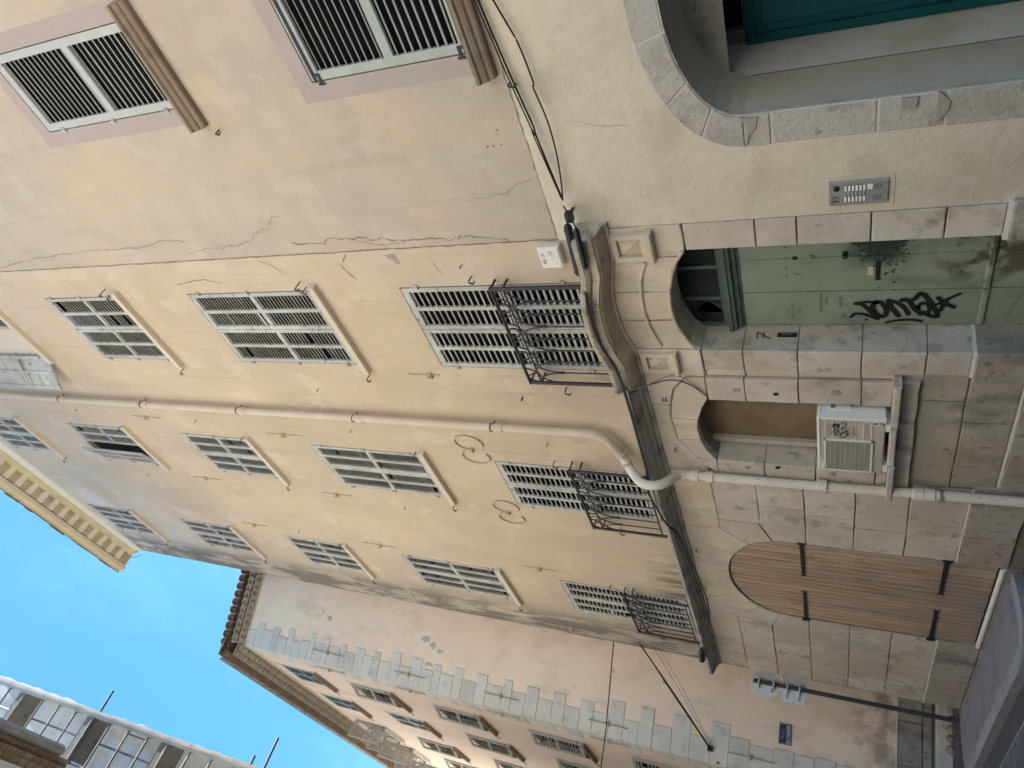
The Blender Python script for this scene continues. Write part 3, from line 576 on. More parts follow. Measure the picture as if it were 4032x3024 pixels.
# ------------------------------------------------------------------ balcony railings
def railing(xr, xl):
    yo = -.14; zt, z2, zb, zk = 4.88, 4.745, 3.905, 4.45; xs = [xr+(xl-xr)*i/8 for i in range(9)]
    o = obj('balcony_railing', MB().box(xl-.02, xr+.02, yo-.018, yo+.018, zt-.008, zt+.010), M_iron, B)
    obj('middle_rail', MB().box(xl, xr, yo-.008, yo+.008, z2-.007, z2+.007), M_iron, o); obj('bottom_rail', MB().box(xl, xr, yo-.010, yo+.010, zb-.007, zb+.007), M_iron, o)
    for x in (xr, xl):
        obj('end_post', MB().box(x-.020, x+.020, yo-.012, yo+.012, zb-.06, zt-.008), M_iron, o)
        for z in (zt-.004, z2): obj('wall_bracket', MB().box(x-.011, x+.011, yo+.012, .03, z-.007, z+.007), M_iron, o)
        obj('foot', MB().box(x-.012, x+.012, yo+.01, -.02, zb-.07, zb-.05), M_iron, o)
    for i, x in enumerate(xs):
        if 0 < i < 8: obj('bar', MB().tube([(x,yo,zb),(x,yo,zk)], .009, 6), M_iron, o)
        if i > 0: obj('knob', MB().lathe((x,yo,zk-.025), (0,0,1), [(.010,0),(.018,.008),(.013,.016),(.019,.026),(.013,.036),(.017,.044),(.010,.055)], 8), M_iron, o)
        for sgn in (-1, 1):
            j = i+sgn
            if not 0 <= j <= 8: continue
            dx = xs[j]-x; pts = []
            for t in span(0, 1, 8):
                pts.append((x+dx*(1-math.cos(t*math.pi/2))*1.0, yo-.006*sgn, zk+.02+(z2-zk-.02)*math.sin(t*math.pi/2)))
            if i in (0,) : continue
            obj('scroll', MB().tube(pts, .0088, 5), M_iron, o)
    for i in range(8):
        xa, xb_ = xs[i], xs[i+1]; xm = (xa+xb_)/2; zm = (zt+z2)/2
        if i in (1, 3, 5, 7) and i != 7 or i == 2 and False:
            pts = [(xm+.060*math.cos(a), yo, zm+.060*math.sin(a)) for a in [2*math.pi*k/16 for k in range(17)]]
            obj('ring', MB().tube(pts, .011, 5, caps=False), M_iron, o)
        else:
            for sgn in (-1, 1):
                pts = [(xm+sgn*(xb_-xa)/2*(1-t)*.98+0*t, yo+.004*sgn, z2+(zt-z2)*math.sin(t*math.pi/2)) for t in span(0, 1, 6)]
                obj('scroll', MB().tube(pts, .0088, 5), M_iron, o)
    return o
for xr, xl in COLS: 
    xm = (xr+xl)/2; railing(xm+.685, xm-.685)

# ------------------------------------------------------------------ wall anchors, cracks
def anchor(x, za, zm, zc): 
    b = MB().box(x-.009, x+.009, -.016, .01, za, zc).box(x-.035, x+.035, -.045, .01, zm-.035, zm+.03).box(x-.012,x+.012,-.07,-.04,zm-.02,zm+.02)
    obj('tie_anchor', b, M_plB if random.random() < .0 else M_anch, B)
M_anch = mat('painted_anchor_iron', (.46,.375,.265), .9, [((.26,.20,.15), 14, .55, .68, .7)], [(30, .003)])
for x, za, zm, zc in ((-6.95,12.24,12.58,12.93),(-8.79,12.30,12.68,13.04),(-7.14,9.26,9.64,9.97),(-8.80,9.25,9.59,9.88),(-10.50,9.23,9.57,9.96),(-12.61,9.28,9.85,10.32),(-10.44,6.0,6.31,6.61),(-12.79,5.88,6.37,6.91),(-10.46,12.33,12.68,13.03),(-5.62,6.15,6.28,6.60)):
    anchor(x, za, zm, zc)
def s_anchor(cx, cz, flip=1):
    b = MB()
    def arc(c, r, a0, a1, e=1.0): return [(c[0]+r*math.cos(R(a0+(a1-a0)*i/14)), -.012, c[1]+e*r*math.sin(R(a0+(a1-a0)*i/14))) for i in range(15)]
    b.tube(arc((cx+.155,cz-.01),.155,180,-120,1.35), .012, 6); b.tube(arc((cx-.155,cz-.01),.155,0,300,1.35), .012, 6)
    b.box(cx-.03, cx+.03, -.05, .01, cz-.03, cz+.03); obj('scroll_anchor', b, M_anch, B)
s_anchor(-7.13, 6.30); s_anchor(-8.70, 6.29)
def crack(name, pts, w, parent, Y=-.004, jit=.011, sub=6):
    out = []
    for a, c in zip(pts[:-1], pts[1:]):
        for t in span(0, 1, sub)[:-1]:
            out.append((a[0]+(c[0]-a[0])*t+random.gauss(0, jit), a[1]+(c[1]-a[1])*t+random.gauss(0, jit*.6)))
    out.append(pts[-1]); obj(name, MB().ribbon(out, w*.5, Y, .7), M_crack, parent)
cp = lambda rg, *ps: [(rg.Y(a, c, 0).x, rg.Y(a, c, 0).z) for a, c in ps]
crack('wall_crack', cp(m0, (1050,190),(1180,150),(1320,172)), .012, B); crack('wall_crack', cp(m1, (30,40),(90,65),(180,115)), .014, B); crack('wall_crack', cp(m1, (545,5),(515,70),(610,155)), .014, B); crack('wall_crack', cp(m1, (1050,30),(1120,120)), .008, B)
crack('wall_crack', cp(m0, (965,500),(1040,485),(1130,545)), .007, B); crack('wall_crack', cp(m0, (1180,560),(1290,575)), .006, B)
# patch of broken plaster near the house joint
pp = cp(m1, (770,5),(830,0),(855,30),(868,60),(850,66),(828,42),(800,26)); obj('broken_plaster', MB().prism(rough(pp, .03, .006), -.003, .0, 0), M_patchS, B)
for rg, a, c in ((m1,1232,62),(m1,382,800),(m1,578,1045),(m1,1598,850),(t3,85,848),(t3,235,1122),(m1,900,1500),(m0,458,920),(m0,1165,985),(m0,885,1305),(m1,270,1640)):
    p = rg.Y(a, c, 0); obj('iron_peg', MB().tube([(p.x,.01,p.z),(p.x,-.06,p.z-.005)], [.005,.008], 6), M_rust, B)
# ------------------------------------------------------------------ plank doors under the round arch
for side, x0, x1 in (('l', -10.745, -9.69), ('r', -9.68, -8.625)):
    d = obj('plank_door', MB().box(x0+.05, x1-.05, .05, .08, .25, 2.3), M_strapB, B, label='larch plank door leaf with black strap hinges')
    n = 10; wv = (x1-x0)/n
    for i in range(n):
        a, c = x0+i*wv+.0095, x0+(i+1)*wv-.0095
        def zt(x): u = min(1, abs(x+9.685)/1.072); return 2.37+.775*math.sqrt(max(0, 1-u*u))
        poly = [(a,.115),(c,.115)]+[(x, zt(x)) for x in (c, (a+c)/2, a)]
        obj('plank', MB().prism(poly, .014+random.uniform(-.003,.003), .05, .012), M_wood, d)
    for z in (2.19, .62):
        xa, xb_ = (x0-.02, x0+.83) if side == 'l' else (x1+.02, x1-.83)
        s_ = 1 if xb_ > xa else -1; hb = MB().prism([(xa,z-.028),(xb_-s_*.02,z-.022),(xb_+s_*.015,z-.038),(xb_-s_*.005,z),(xb_+s_*.015,z+.038),(xb_-s_*.02,z+.022),(xa,z+.028)], .002, .016, .002)
        hb.tube([(xa,-.003,z-.05),(xa,-.003,z+.05)], .018, 8)
        for q in range(6): hb.lathe((xa+s_*(.08+q*.13),.004,z), (0,-1,0), [(.008,0),(.006,.006)], 6)
        obj('strap_hinge', hb, M_strapB, d)
obj('threshold_bar', MB().tube([(-10.74,-.005,.075),(-8.63,-.005,.075)], .032, 10), M_alu, B, smooth=True)
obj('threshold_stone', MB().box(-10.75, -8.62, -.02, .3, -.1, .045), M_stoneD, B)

# ------------------------------------------------------------------ niche window behind the air conditioner
b = MB(); b.box(-6.88,-5.87,.27,.29,1.3,3.2); obj('boarded_window', b, mat('brown_board', (.16,.115,.07), .45, [((.21,.155,.10), 2, .45, .65, .7), ((.10,.07,.045), 6, .58, .70, .6), ((.26,.21,.14), 3, .6, .7, .5, (6,1,.6))]), B)
b = MB().box(-6.87,-6.80,.215,.27,1.3,3.1); obj('window_frame', b, M_oldshut, B)

# ------------------------------------------------------------------ green entrance door in the portal
YD = .30
dg = obj('entrance_door', MB().box(-5.09,-3.91,YD+.045,YD+.07,-.1,2.62), M_greenD, B, label='scuffed green double door with black spray tag')
lf = []
for x0, x1, nm in ((-5.09,-4.684,'l'),(-4.680,-3.91,'r')):
    zs = [(.715,2.60),(-.1,.685)]
    for z0, z1 in zs:
        n = 1 if nm == 'l' else 2
        for i in range(n):
            a, c = x0+(x1-x0)*i/n, x0+(x1-x0)*(i+1)/n
            obj('door_board', MB().prism(inset(rect(a, c, z0, z1), .0015), YD+random.uniform(-.001,.001), YD+.05, .004), M_green, dg)
    obj('moulded_rail', MB().prism(rect(x0+.004,x1-.004,.672,.726), YD-.022, YD+.02, .014), M_green, dg)
obj('door_lintel', MB().sweep([(0,2.60),(.03,2.60),(.035,2.625),(.06,2.632),(.06,2.665),(.10,2.675),(.105,2.70),(.12,2.71),(.12,2.745),(0,2.75)], [((x,YD+.03,0),(0,-1,0),(0,0,1)) for x in (-5.095,-3.905)]), M_greenD, dg)
tr = obj('transom_frame', MB().box(-5.09,-3.91,YD-.01,YD+.05,2.75,2.80).box(-5.09,-5.05,YD-.01,YD+.05,2.80,3.12).box(-4.365,-4.33,YD-.015,YD+.045,2.80,3.2).box(-4.745,-4.71,YD-.015,YD+.045,2.80,3.2), M_greenD, dg)
obj('glass_pane', MB().box(-4.33,-3.91,YD+.01,YD+.016,2.80,3.2), M_pane, dg); obj('glass_pane', MB().box(-4.71,-4.365,YD+.01,YD+.016,2.80,3.2), M_pane, dg)
b = MB(); holed(b, rect(-5.05,-4.745,2.80,3.2), [[(-5.03,2.83),(-4.86,2.815),(-4.80,2.87),(-4.79,2.95),(-4.85,3.02),(-4.94,3.05),(-5.0,2.98)]], YD+.012, .004); obj('broken_pane', b, M_pane, dg)
obj('paper_scrap', MB().add([(-4.98,YD+.10,2.83),(-4.83,YD+.10,2.82),(-4.80,YD+.14,2.90),(-4.93,YD+.15,2.94)], [(0,1,2,3)]), M_inkG, dg)
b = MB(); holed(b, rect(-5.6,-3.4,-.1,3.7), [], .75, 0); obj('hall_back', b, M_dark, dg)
def onD(rg, *ps): return [(rg.Y(a, c, YD-.004).x, rg.Y(a, c, YD-.004).z) for a, c in ps]
def smooth_pts(p, n=4):
    out = []
    for i in range(len(p)-1):
        p0, p1, p2, p3 = [Vector(q) for q in (p[max(i-1,0)], p[i], p[i+1], p[min(i+2, len(p)-1)])]
        for t in span(0, 1, n)[:-1]:
            out.append(tuple(.5*((2*p1)+(p2-p0)*t+(2*p0-5*p1+4*p2-p3)*t*t+(3*p1-p0-3*p2+p3)*t**3)))
    return out+[tuple(p[-1])]
tag_strokes = [[(165,565),(190,545),(250,548),(330,578)],[(195,480),(235,485),(290,530),(335,575)],[(195,480),(250,470),(300,470)],[(320,470),(300,500),(330,550),(375,560),(390,520),(360,475),(320,470)],
   [(405,460),(420,500),(465,555)],[(405,465),(450,470),(500,500),(530,545)],[(490,455),(530,460),(570,510),(610,545)],[(545,462),(580,440),(605,415),(640,430),(690,500),(715,555),(680,560),(625,535)],[(590,500),(620,475),(655,485),(665,520),(640,540),(600,530),(590,500)],
   [(665,490),(720,480),(800,440),(860,415)],[(720,440),(770,480),(820,500)],[(735,520),(750,490),(775,455)],[(390,597),(450,585),(540,580),(615,588)]]
tw_ = [.018,.024,.018,.026,.028,.024,.026,.024,.020,.016,.022,.022,.014]
b = MB()
for i, (st, w_) in enumerate(zip(tag_strokes, tw_)):
    pts = smooth_pts(onD(gfr, *st)); b.ribbon(pts, w_*1.75, YD-.004-.0005*i, .08)
    for e in (pts[0], pts[-1]): b.disc(e, w_*.86, YD-.0042-.0005*i, 10)
b.disc(onD(gfr,(262,582))[0], .014, YD-.004, 10)
obj('spray_tag', b, M_ink, dg)
for txt, rg, a, c, sz in (('ZARZOUNA', drr, 1570, 1075, .036), ('2021', drr, 1650, 1065, .045), ('Fred sque des', gfr, -30, 470, .04), ('FARES', gfr, 8, 465, .035), ('que des', gfr, 95, 470, .04), ('30', gfr, 122, 555, .05)):
    p = rg.Y(a, c, YD-.003); obj('marker_writing', text_mesh(txt, sz), M_inkW, dg, M=Matrix.Translation((p.x, YD-.0035, p.z)) @ FACE)
for a, c in ((1450,250),(1460,388),(1470,520),(1477,634),(1490,1068),(1500,1160)):
    p = drr.Y(a, c, YD); obj('door_stud', MB().lathe((p.x,YD,p.z), (0,-1,0), [(.013,0),(.011,.006),(.005,.010)], 10), M_green, dg, smooth=True)
p = drr.Y(1800, 373, YD); obj('door_bell_plate', MB().lathe((p.x,YD,p.z), (0,-1,0), [(.026,0),(.026,.010),(.016,.014),(.015,.022)], 14), M_green, dg, smooth=True)
p = drr.Y(1590, 385, YD); obj('keyhole_plate', MB().box(p.x-.018,p.x+.018,YD-.004,YD+.002,p.z-.02,p.z+.02), M_black, dg)
p = gfr.Y(125, 155, YD); obj('door_knob', MB().lathe((p.x,YD,p.z), (0,-1,0), [(.022,0),(.022,.008),(.012,.014),(.014,.03),(.024,.04),(.022,.058),(.008,.066)], 14), M_strapB, dg, smooth=True)
pq = onD(gfr,(322,212),(356,212),(350,330),(318,330)); obj('letter_slot', MB().prism(pq, YD-.004, YD+.004, .001), M_black, dg)
pq = onD(gfr,(272,246),(306,246),(304,300),(269,300)); obj('sticker', MB().prism(pq, YD-.003, YD+.001, 0), mat('faded_sticker', (.52,.44,.36), .7), dg)
crack('paint_crack', onD(gfr,(1260,380),(1240,430),(1195,500),(1150,590)), .008, dg, Y=YD-.006, jit=.003)
pq = onD(drr,(1580,590),(1620,592),(1690,600),(1640,607),(1600,603)); obj('paint_chip', MB().prism(pq, YD-.003, YD, 0), M_rust, dg)
rs = random.Random(5); b = MB(); kq = 0
for i in range(330):
    a_ = 380+rs.gauss(0, 85); c_ = 60+abs(rs.gauss(0, 75))
    if rs.random() < .35: a_ = 400+rs.gauss(0, 45); c_ = 60+abs(rs.gauss(0, 130))
    p = gfr.Y(a_, c_, YD-.002); s_ = rs.uniform(.004, .016)*(1.6 if c_ < 120 else .8); kq += 1
    if not -4.69 < p.x < -3.93: continue
    b.add([(p.x+s_*rs.uniform(.5,1.2)*math.cos(R(t)), YD-.0016-.000004*kq, p.z+s_*rs.uniform(.5,1.4)*math.sin(R(t))) for t in range(0,360,60)], [tuple(range(6))])
obj('dark_splatter', b, mat('dark_green_splatter', (.022,.04,.033), .7), dg, kind='stuff')
# marks on the reveal of the left pier
XR = -5.10
def onR(rg, *ps): return [rg.X(a, c, XR+.004) for a, c in ps]
def rstroke(b, pts, w):
    V = []; F = []
    for i, p in enumerate(pts):
        t = (pts[min(i+1, len(pts)-1)]-pts[max(i-1, 0)]).normalized(); nn = Vector((0,-t.z,t.y))*w/2; V += [p+nn, p-nn]
    for i in range(len(pts)-1): F.append((2*i,2*i+1,2*i+3,2*i+2))
    b.add(V, F)
b = MB(); rstroke(b, onR(drr,(1100,1435),(1102,1350)), .016); rstroke(b, onR(drr,(1100,1348),(1185,1395),(1275,1440)), .016); rstroke(b, onR(drr,(1180,1432),(1187,1355)), .016); obj('painted_mark', b, M_inkG, B)
pr_ = onR(drr,(1345,1365),(1640,1362),(1640,1420),(1345,1420)); b = MB(); c0 = sum(pr_, Vector())/4
b.box(XR-.002, XR+.014, c0.y-.024, c0.y+.024, c0.z-.085, c0.z+.085); pl = obj('letter_plate', b, M_strapB, B)
obj('slot', MB().box(XR+.014, XR+.017, c0.y-.008, c0.y+.008, c0.z-.05, c0.z+.05), M_inkG, pl)

# ------------------------------------------------------------------ yellow house (A)
A = thing('plaster_house', 'pale yellow plastered house with rounded stone arch, mauve window surrounds and steel intercom', 'house', (2, 0, 0))
XA1 = 9.0
AW = [(-1.965,-1.165,4.27,5.79),(-1.965,-1.165,7.30,9.30),(-3.10,-2.30,10.95,12.9),(-1.965,-1.165,10.95,12.9),(1.4,2.2,4.27,5.79),(1.4,2.2,7.30,9.30)]
AW = [AW[0], AW[1], (-1.965,-1.165,10.95,12.9), AW[4], AW[5]]
b = MB(); holed(b, rect(XB1,XA1,4.07,17.6), [rect(x0-.008,x1+.008,z0-.008,z1+.008) for x0,x1,z0,z1 in AW], .004, .10); b.box(XB1+.01,XA1,1.4,9,-.1,17.6)
b.add([(XB1+.004,.004,4.07),(XB1+.004,.05,4.07),(XB1+.004,.05,17.6),(XB1+.004,.004,17.6)],[(0,1,2,3)])
obj('upper_wall', b, M_plA, A)
ac_, az_ = -1.85, 2.40
AIN = [(-2.73,-.1)]+[(-.97,-.1),(-.97,2.40)]+ellarc(ac_,az_,.88,.46,0,180,16)[1:-1]+[(-2.73,2.40)]
b = MB(); holed(b, [(-3.62,-.12),(-2.73,-.12),(-.97,-.12),(XA1,-.12),(XA1,4.065),(XB1,4.065),(XB1,3.6),(-3.62,3.6)], [AIN], -.014, .02)
b.add([(XB1,-.014,4.065),(XA1,-.014,4.065),(XA1,.02,4.085),(XB1,.02,4.085)],[(0,1,2,3)]); obj('lower_wall', b, M_plA2, A)
# arch stones
def ring(t0, t1, n=4): return [(ac_+1.13*math.cos(R(t)), az_+.69*math.sin(R(t))) for t in span(t0,t1,n)]+[(ac_+.88*math.cos(R(t)), az_+.46*math.sin(R(t))) for t in span(t1,t0,n)]
for t0, t1 in ((0,38),(38,76),(76,104),(104,131),(131,154),(154,180)):
    obj('arch_stone', MB().prism(inset(ring(t0,t1), .004), -.022+random.uniform(-.004,.004), .04, .008), M_stonePit, A)
for z0, z1 in ((2.22,2.40),(1.55,2.22),(1.16,1.55),(.62,1.16),(-.1,.62)):
    obj('jamb_stone', MB().prism(inset(rect(-2.98,-2.73,z0,z1), .004), -.022+random.uniform(-.004,.004), .04, .008), M_stonePit, A)
    obj('jamb_stone', MB().prism(inset(rect(-.97,-.72,z0,z1), .004), -.022+random.uniform(-.004,.004), .30, .008), M_stonePit, A)
M_patch = mat('cement_patch', (.30,.285,.265), .9, [((.36,.345,.32), 8, .5, .7, .6)], [(40, .003)])
for ps in (((1370,690),(1485,680),(1475,750),(1440,785),(1425,850),(1410,860),(1425,740)),): obj('cement_patch', MB().prism(cp(r3, *ps), -.033, -.01, .003), M_patch, A)
for ps in (((930,570),(1035,562),(1020,625),(985,640),(930,630)),((1145,535),(1165,530),(1225,585),(1210,640),(1160,700),(1130,705))): obj('cement_patch', MB().prism(cp(r4, *ps), -.033, -.01, .003), M_patch, A)
# deep porch behind the arch
AIN2 = inset(AIN if area(AIN) > 0 else AIN[::-1], .02)
n = len(AIN2); b = MB(); 
ar = [(-2.74,-.1),(-2.74,2.40)]+[(ac_+.89*math.cos(R(t)), az_+.47*math.sin(R(t))) for t in span(180,0,14)]+[(-.96,-.1)]
k = len(ar); b.add([(x,-.01,z) for x,z in ar]+[(x,.56,z) for x,z in ar], [(i,i+1,k+i+1,k+i) for i in range(k-1)]); obj('porch_reveal', b, mat('porch_plaster', (.45,.40,.33), .95, [((.52,.47,.40), 2, .45, .7, .7), ((.36,.31,.25), 3, .52, .74, .5)], [(40, .005)]), A)
M_porchPale = mat('porch_pale', (.60,.60,.58), .95, [((.50,.46,.36), 2.2, .45, .68, .8)], [(40, .004)])  # whitish inner sides, paler than the outer reveal
for x in (-2.735,-.96): obj('porch_side', MB().add([(x,.56,-.1),(x,1.12,-.1),(x,1.12,2.72),(x,.56,2.72)], [(0,1,2,3)]), M_porchPale, A)
b = MB().add([(-2.75,.56,2.72),(-.95,.56,2.72),(-.95,1.12,2.72),(-2.75,1.12,2.72)], [(0,1,2,3)]); holed(b, rect(-2.75,-.95,2.56,2.9), [], .565, 0); obj('porch_ceiling', b, M_stoneD, A)
b = MB(); holed(b, rect(-2.74,-.95,-.1,2.73), [rect(-2.63,-2.38,2.52,2.68)], 1.12, .1); obj('porch_back', b, M_stoneD, A); obj('vent_opening', MB().box(-2.64,-2.37,1.2,1.21,2.5,2.7), M_dark, A)
td = obj('teal_door', MB().box(-2.72,-1.0,1.085,1.115,-.1,2.49), M_teal, A)
obj('door_frame', MB().box(-2.73,-2.66,1.05,1.10,-.1,2.50).box(-2.66,-1.0,1.05,1.10,2.43,2.50), M_teal, td)
for z0, z1 in ((-.05,.9),(1.0,2.38)):
    for x0, x1 in ((-2.60,-1.90),(-1.84,-1.05)): obj('door_panel', MB().prism(rect(x0,x1,z0,z1), 1.065, 1.09, .012), M_teal, td)
# windows of the yellow house
for i, (x0,x1,z0,z1) in enumerate(AW):
    mt = M_shutA if z0 < 5 else M_shutW; h = z1-z0
    mv = [(x0-.17,z0-.02),(x1+.17,z0-.02),(x1+.17,z1+.17),(x0-.17,z1+.17)]
    b = MB(); holed(b, mv, [rect(x0-.006,x1+.006,z0-.006,z1+.006)], .0015, 0); obj('window_surround', b, M_mauve, A)
    obj('room_shade_pane', MB().box(x0-.03,x1+.03,.075,.09,z0-.03,z1+.03), M_dark, A)
    o, M = leaf(A, (x0+.004,.02,z0+.004), x1-x0-.008, h-.008, 1, 0, [.47], 1, mt, h/27 if z0 > 6 else h/22, i < 2, tilt=55 if z0 > 6 else 40, sw=.075, tw=.085, bw=.085, rm=.085, slat=(.050,.0075), miss=0)
    if z0 < 5:
        for zz, e in ((h-.045,-.05),(.045,.05)):
            st = MB().box(-.01,.70,-.026,-.0175,zz-.013,zz+.013).box(-.025,.055,-.028,-.0176,zz+e-.012,zz+e+.012).box(.038,.06,-.027,-.0174,min(zz,zz+e)-.012,max(zz,zz+e)+.012).tube([(-.03,-.02,zz+e-.03),(-.03,-.02,zz+e+.03)], .012, 8)
            obj('strap_hinge', st, M_strap, o, M=M)
    else:
        for zz in (.12,.5,.88): obj('hinge', HINGE, mt, o, M=M @ Matrix.Translation((-.012,-.016,h*zz)))
    sp = [(0,-.13),(.07,-.13),(.085,-.115),(.09,-.09),(.11,-.08),(.125,-.055),(.125,-.04),(.15,-.03),(.155,-.003),(0,.0)]
    obj('window_sill', MB().sweep(sp, [((x,.02,z0-.012),(0,-1,0),(0,0,1)) for x in (x1+.16,x0-.20)]), M_sillA, A)
    stay(A, (x0-.27,0,z0-.22), .07)
crack('wall_crack', cp(r1, (0,1592),(120,1560),(240,1530),(480,1500),(640,1480),(800,1478),(890,1455),(960,1430),(1100,1440)), .008, A, Y=-.002)
crack('wall_crack', cp(r1, (1120,1510),(1280,1470),(1400,1465),(1500,1430),(1510,1385),(1580,1365),(1620,1285),(1659,1288)), .008, A, Y=-.002)
crack('wall_crack', cp(r2, (230,1450),(410,1450),(440,1415),(650,1410),(700,1430),(770,1415),(880,1435),(960,1418),(1200,1422),(1230,1400),(1300,1400),(1460,1420),(1530,1440)), .013, A, Y=-.002)
crack('wall_crack', cp(r2, (560,1420),(640,1440),(780,1455),(890,1440)), .007, A, Y=-.002); crack('wall_crack', cp(r2, (1260,1190),(1380,1170),(1420,1150),(1490,1155),(1540,1100),(1600,1080),(1659,1060)), .007, A, Y=-.002)
crack('joint_crack', [(XB1,4.1),(XB1,6),(XB1-.005,9),(XB1,13.5),(XB1,17)], .016, A, Y=-.003, jit=.004, sub=30)
crack('joint_crack', [(XB1,4.075),(-2.9,4.07),(-1.2,4.07),(1.5,4.07)], .018, A, Y=-.0165, jit=.006, sub=24)
crack('wall_crack', cp(r3, (330,712),(420,720),(530,735),(640,738),(720,730)), .005, A, Y=-.017)
for a, c in ((1440,772),(1467,858),(1423,868),(1387,872)): p = r2.Y(a, c, 0); obj('drill_hole', MB().disc((p.x,p.z), .009, -.001, 8), M_crack, A)
obj('roof', MB().sweep([(.5,17.6),(-4.5,19.4),(-9,17.7)], [((x,0,0),(0,-1,0),(0,0,1)) for x in (XA1,XB1)]), M_tile, A)
# ------------------------------------------------------------------ pink corner house (C)
CC = Vector((-16.01, -.92, 0)); a1 = math.atan2(.933, .36); a2 = math.atan2(-.015, 1)
F1 = Matrix.Translation(CC) @ Matrix.Rotation(a1, 4, 'Z'); F2 = Matrix.Translation(CC) @ Matrix.Rotation(a2, 4, 'Z')
def cobj(name, mb, mt, parent, F, **k): return obj(name, mb.xf(F), mt, parent, **k)
C = thing('corner_house', 'pink plastered corner house with grey toothed quoins and tiled eaves', 'house', (CC.x, CC.y, 0))
cobj('side_wall', MB().prism(rect(0,14,.78,16.55), 0, .3, 0), M_pink, C, F1)
C2W = []
for s0, s1, rows in ((1.20,2.30,(4.55,7.02,9.68,12.28,14.80)),(3.55,4.60,(4.55,7.02,9.68,12.36,14.86)),(6.0,7.10,(7.02,9.75,12.42,14.92)),(8.35,9.45,(9.8,12.5,15.0)),(10.8,11.9,(9.8,12.5,15.0)),(13.2,14.3,(9.8,12.5,15.0))):
    for z in rows: C2W.append((-s1, -s0, z, z+(1.22 if z > 14 else 1.32)))
b = MB(); holed(b, rect(-30,0,.78,16.55), [rect(x0,x1,z0,z1) for x0,x1,z0,z1 in C2W], 0, .12); b.box(-30,-.3,.6,9,-.1,16.5); cobj('street_wall', b, M_pink2, C, F2)
# quoins
longs = [(14.37,14.19),(13.89,13.72),(13.35,13.16),(12.87,12.60),(12.31,12.11),(11.78,11.52),(11.19,10.91),(10.57,10.36),(10.00,9.76),(9.40,9.12),(8.71,8.48),(8.13,7.82),(7.47,7.18),(6.83,6.53),(6.17,5.85),(5.53,5.22),(4.83,4.46),(4.05,3.70)]
extra = [(16.2,15.95),(15.62,15.4),(15.10,14.90),(14.72,14.55)]
st = []; Ls = extra[:3]+longs
st.append((Ls[0][0], 16.5, .42, .55))
for i, (zt_, zb_) in enumerate(Ls):
    st.append((zb_, zt_, random.uniform(.58,.68) if zt_ > 6.5 else random.uniform(.72,.78), .30))
    nz = Ls[i+1][0] if i+1 < len(Ls) else None
    if nz:
        g = zb_-nz
        if g > .42: st += [(nz, nz+g/2, random.uniform(.40,.50), .58), (nz+g/2, zb_, random.uniform(.40,.50), .45)]
        else: st.append((nz, zb_, random.uniform(.40,.50), .60))
for z0, z1 in ((3.31,3.70),(2.87,3.31),(2.50,2.87),(2.14,2.50),(1.77,2.14),(1.42,1.77),(1.1,1.42),(.78,1.1)): st.append((z0, z1, random.uniform(.50,.58), random.choice([.4,.7])))
for z0, z1, w1, w2 in st:
    b = MB().prism(inset(rect(-.012,w1,z0,z1), .004), -.022+random.uniform(-.005,.005), .02, .006).xf(F1)
    c = MB().prism(inset(rect(-w2,.010,z0,z1), .004), -.016+random.uniform(-.004,.004), .02, .006).xf(F2); b.add(c.v, c.f)
    obj('quoin_stone', b, M_quoin, C)
def ctie(F, x, za, zm, zc):
    b = MB().tube([(x,-.04,za),(x,-.045,zc)], .013, 6).box(x-.05,x+.05,-.06,-.02,zm-.03,zm+.03).box(x-.02,x+.02,-.09,-.05,zm-.025,zm+.025); cobj('tie_anchor', b, M_anch, C, F)
for x, za, zm, zc in ((.29,13.21,13.70,14.19),(.25,10.77,11.21,11.62),(.265,8.27,8.72,9.13),(.24,5.74,6.17,6.60),(.27,2.83,3.29,3.69)):
    ctie(F1, x, za, zm, zc); ctie(F2, -.24, za, zm, zc)
# base courses of the side wall
for x0, x1 in ((0,.75),(.75,1.5),(1.5,2.3),(2.3,3.2)): cobj('base_stone', MB().prism(inset(rect(x0,x1,.36,.765), .005), -.02, .1, .01), M_stoneD, C, F1); cobj('base_stone', MB().prism(inset(rect(x0+.3,x1+.3,.21,.355), .005), -.03, .1, .01), M_stoneD, C, F1)
cobj('base_backing', MB().box(-.0,14,.02,.3,-.15,.80), M_mortar, C, F1)
cobj('joint_filling', MB().box(0,3.2,-.022,.03,.765,.79), M_white_mortar, C, F1)
cobj('step_stone', MB().cbox(.1,3.2,-.20,.05,-.1,.16,.012), M_quoin, C, F1)
for i in range(6): 
    x = 1.2+i*.16; cobj('rubble_stone', MB().lathe((x,-.28-random.uniform(0,.05),-.12), (random.uniform(-.2,.2),0,1), [(.07,0),(.09,.06),(.06,.12),(.02,.15)], 7), M_stoneD, C, F1)
for i in range(12): cobj('base_stone', MB().prism(inset(rect(-(i+1)*.8,-i*.8,-.1,.78), .005), -.02, .1, .01), M_stoneD, C, F2)
# bare patches where the pink plaster has flaked off
M_bare = mat('bare_render', (.50,.46,.40), .95, [((.40,.36,.31), 8, .5, .66, .6)], [(30, .004)])
def flake(F, cx, cz, sx, sz, n=22):
    pts = [(cx+sx*math.cos(2*math.pi*i/n)*random.uniform(.45,1.1), cz+sz*math.sin(2*math.pi*i/n)*random.uniform(.4,1.1)) for i in range(n)]; cobj('bare_patch', MB().prism(pts, -.002, .0, 0), M_bare, C, F)
flake(F1, 1.13, 10.93, .10, .16); flake(F1, 1.02, 10.72, .09, .12); flake(F1, .92, 10.50, .07, .12); flake(F1, .57, 10.72, .06, .16)
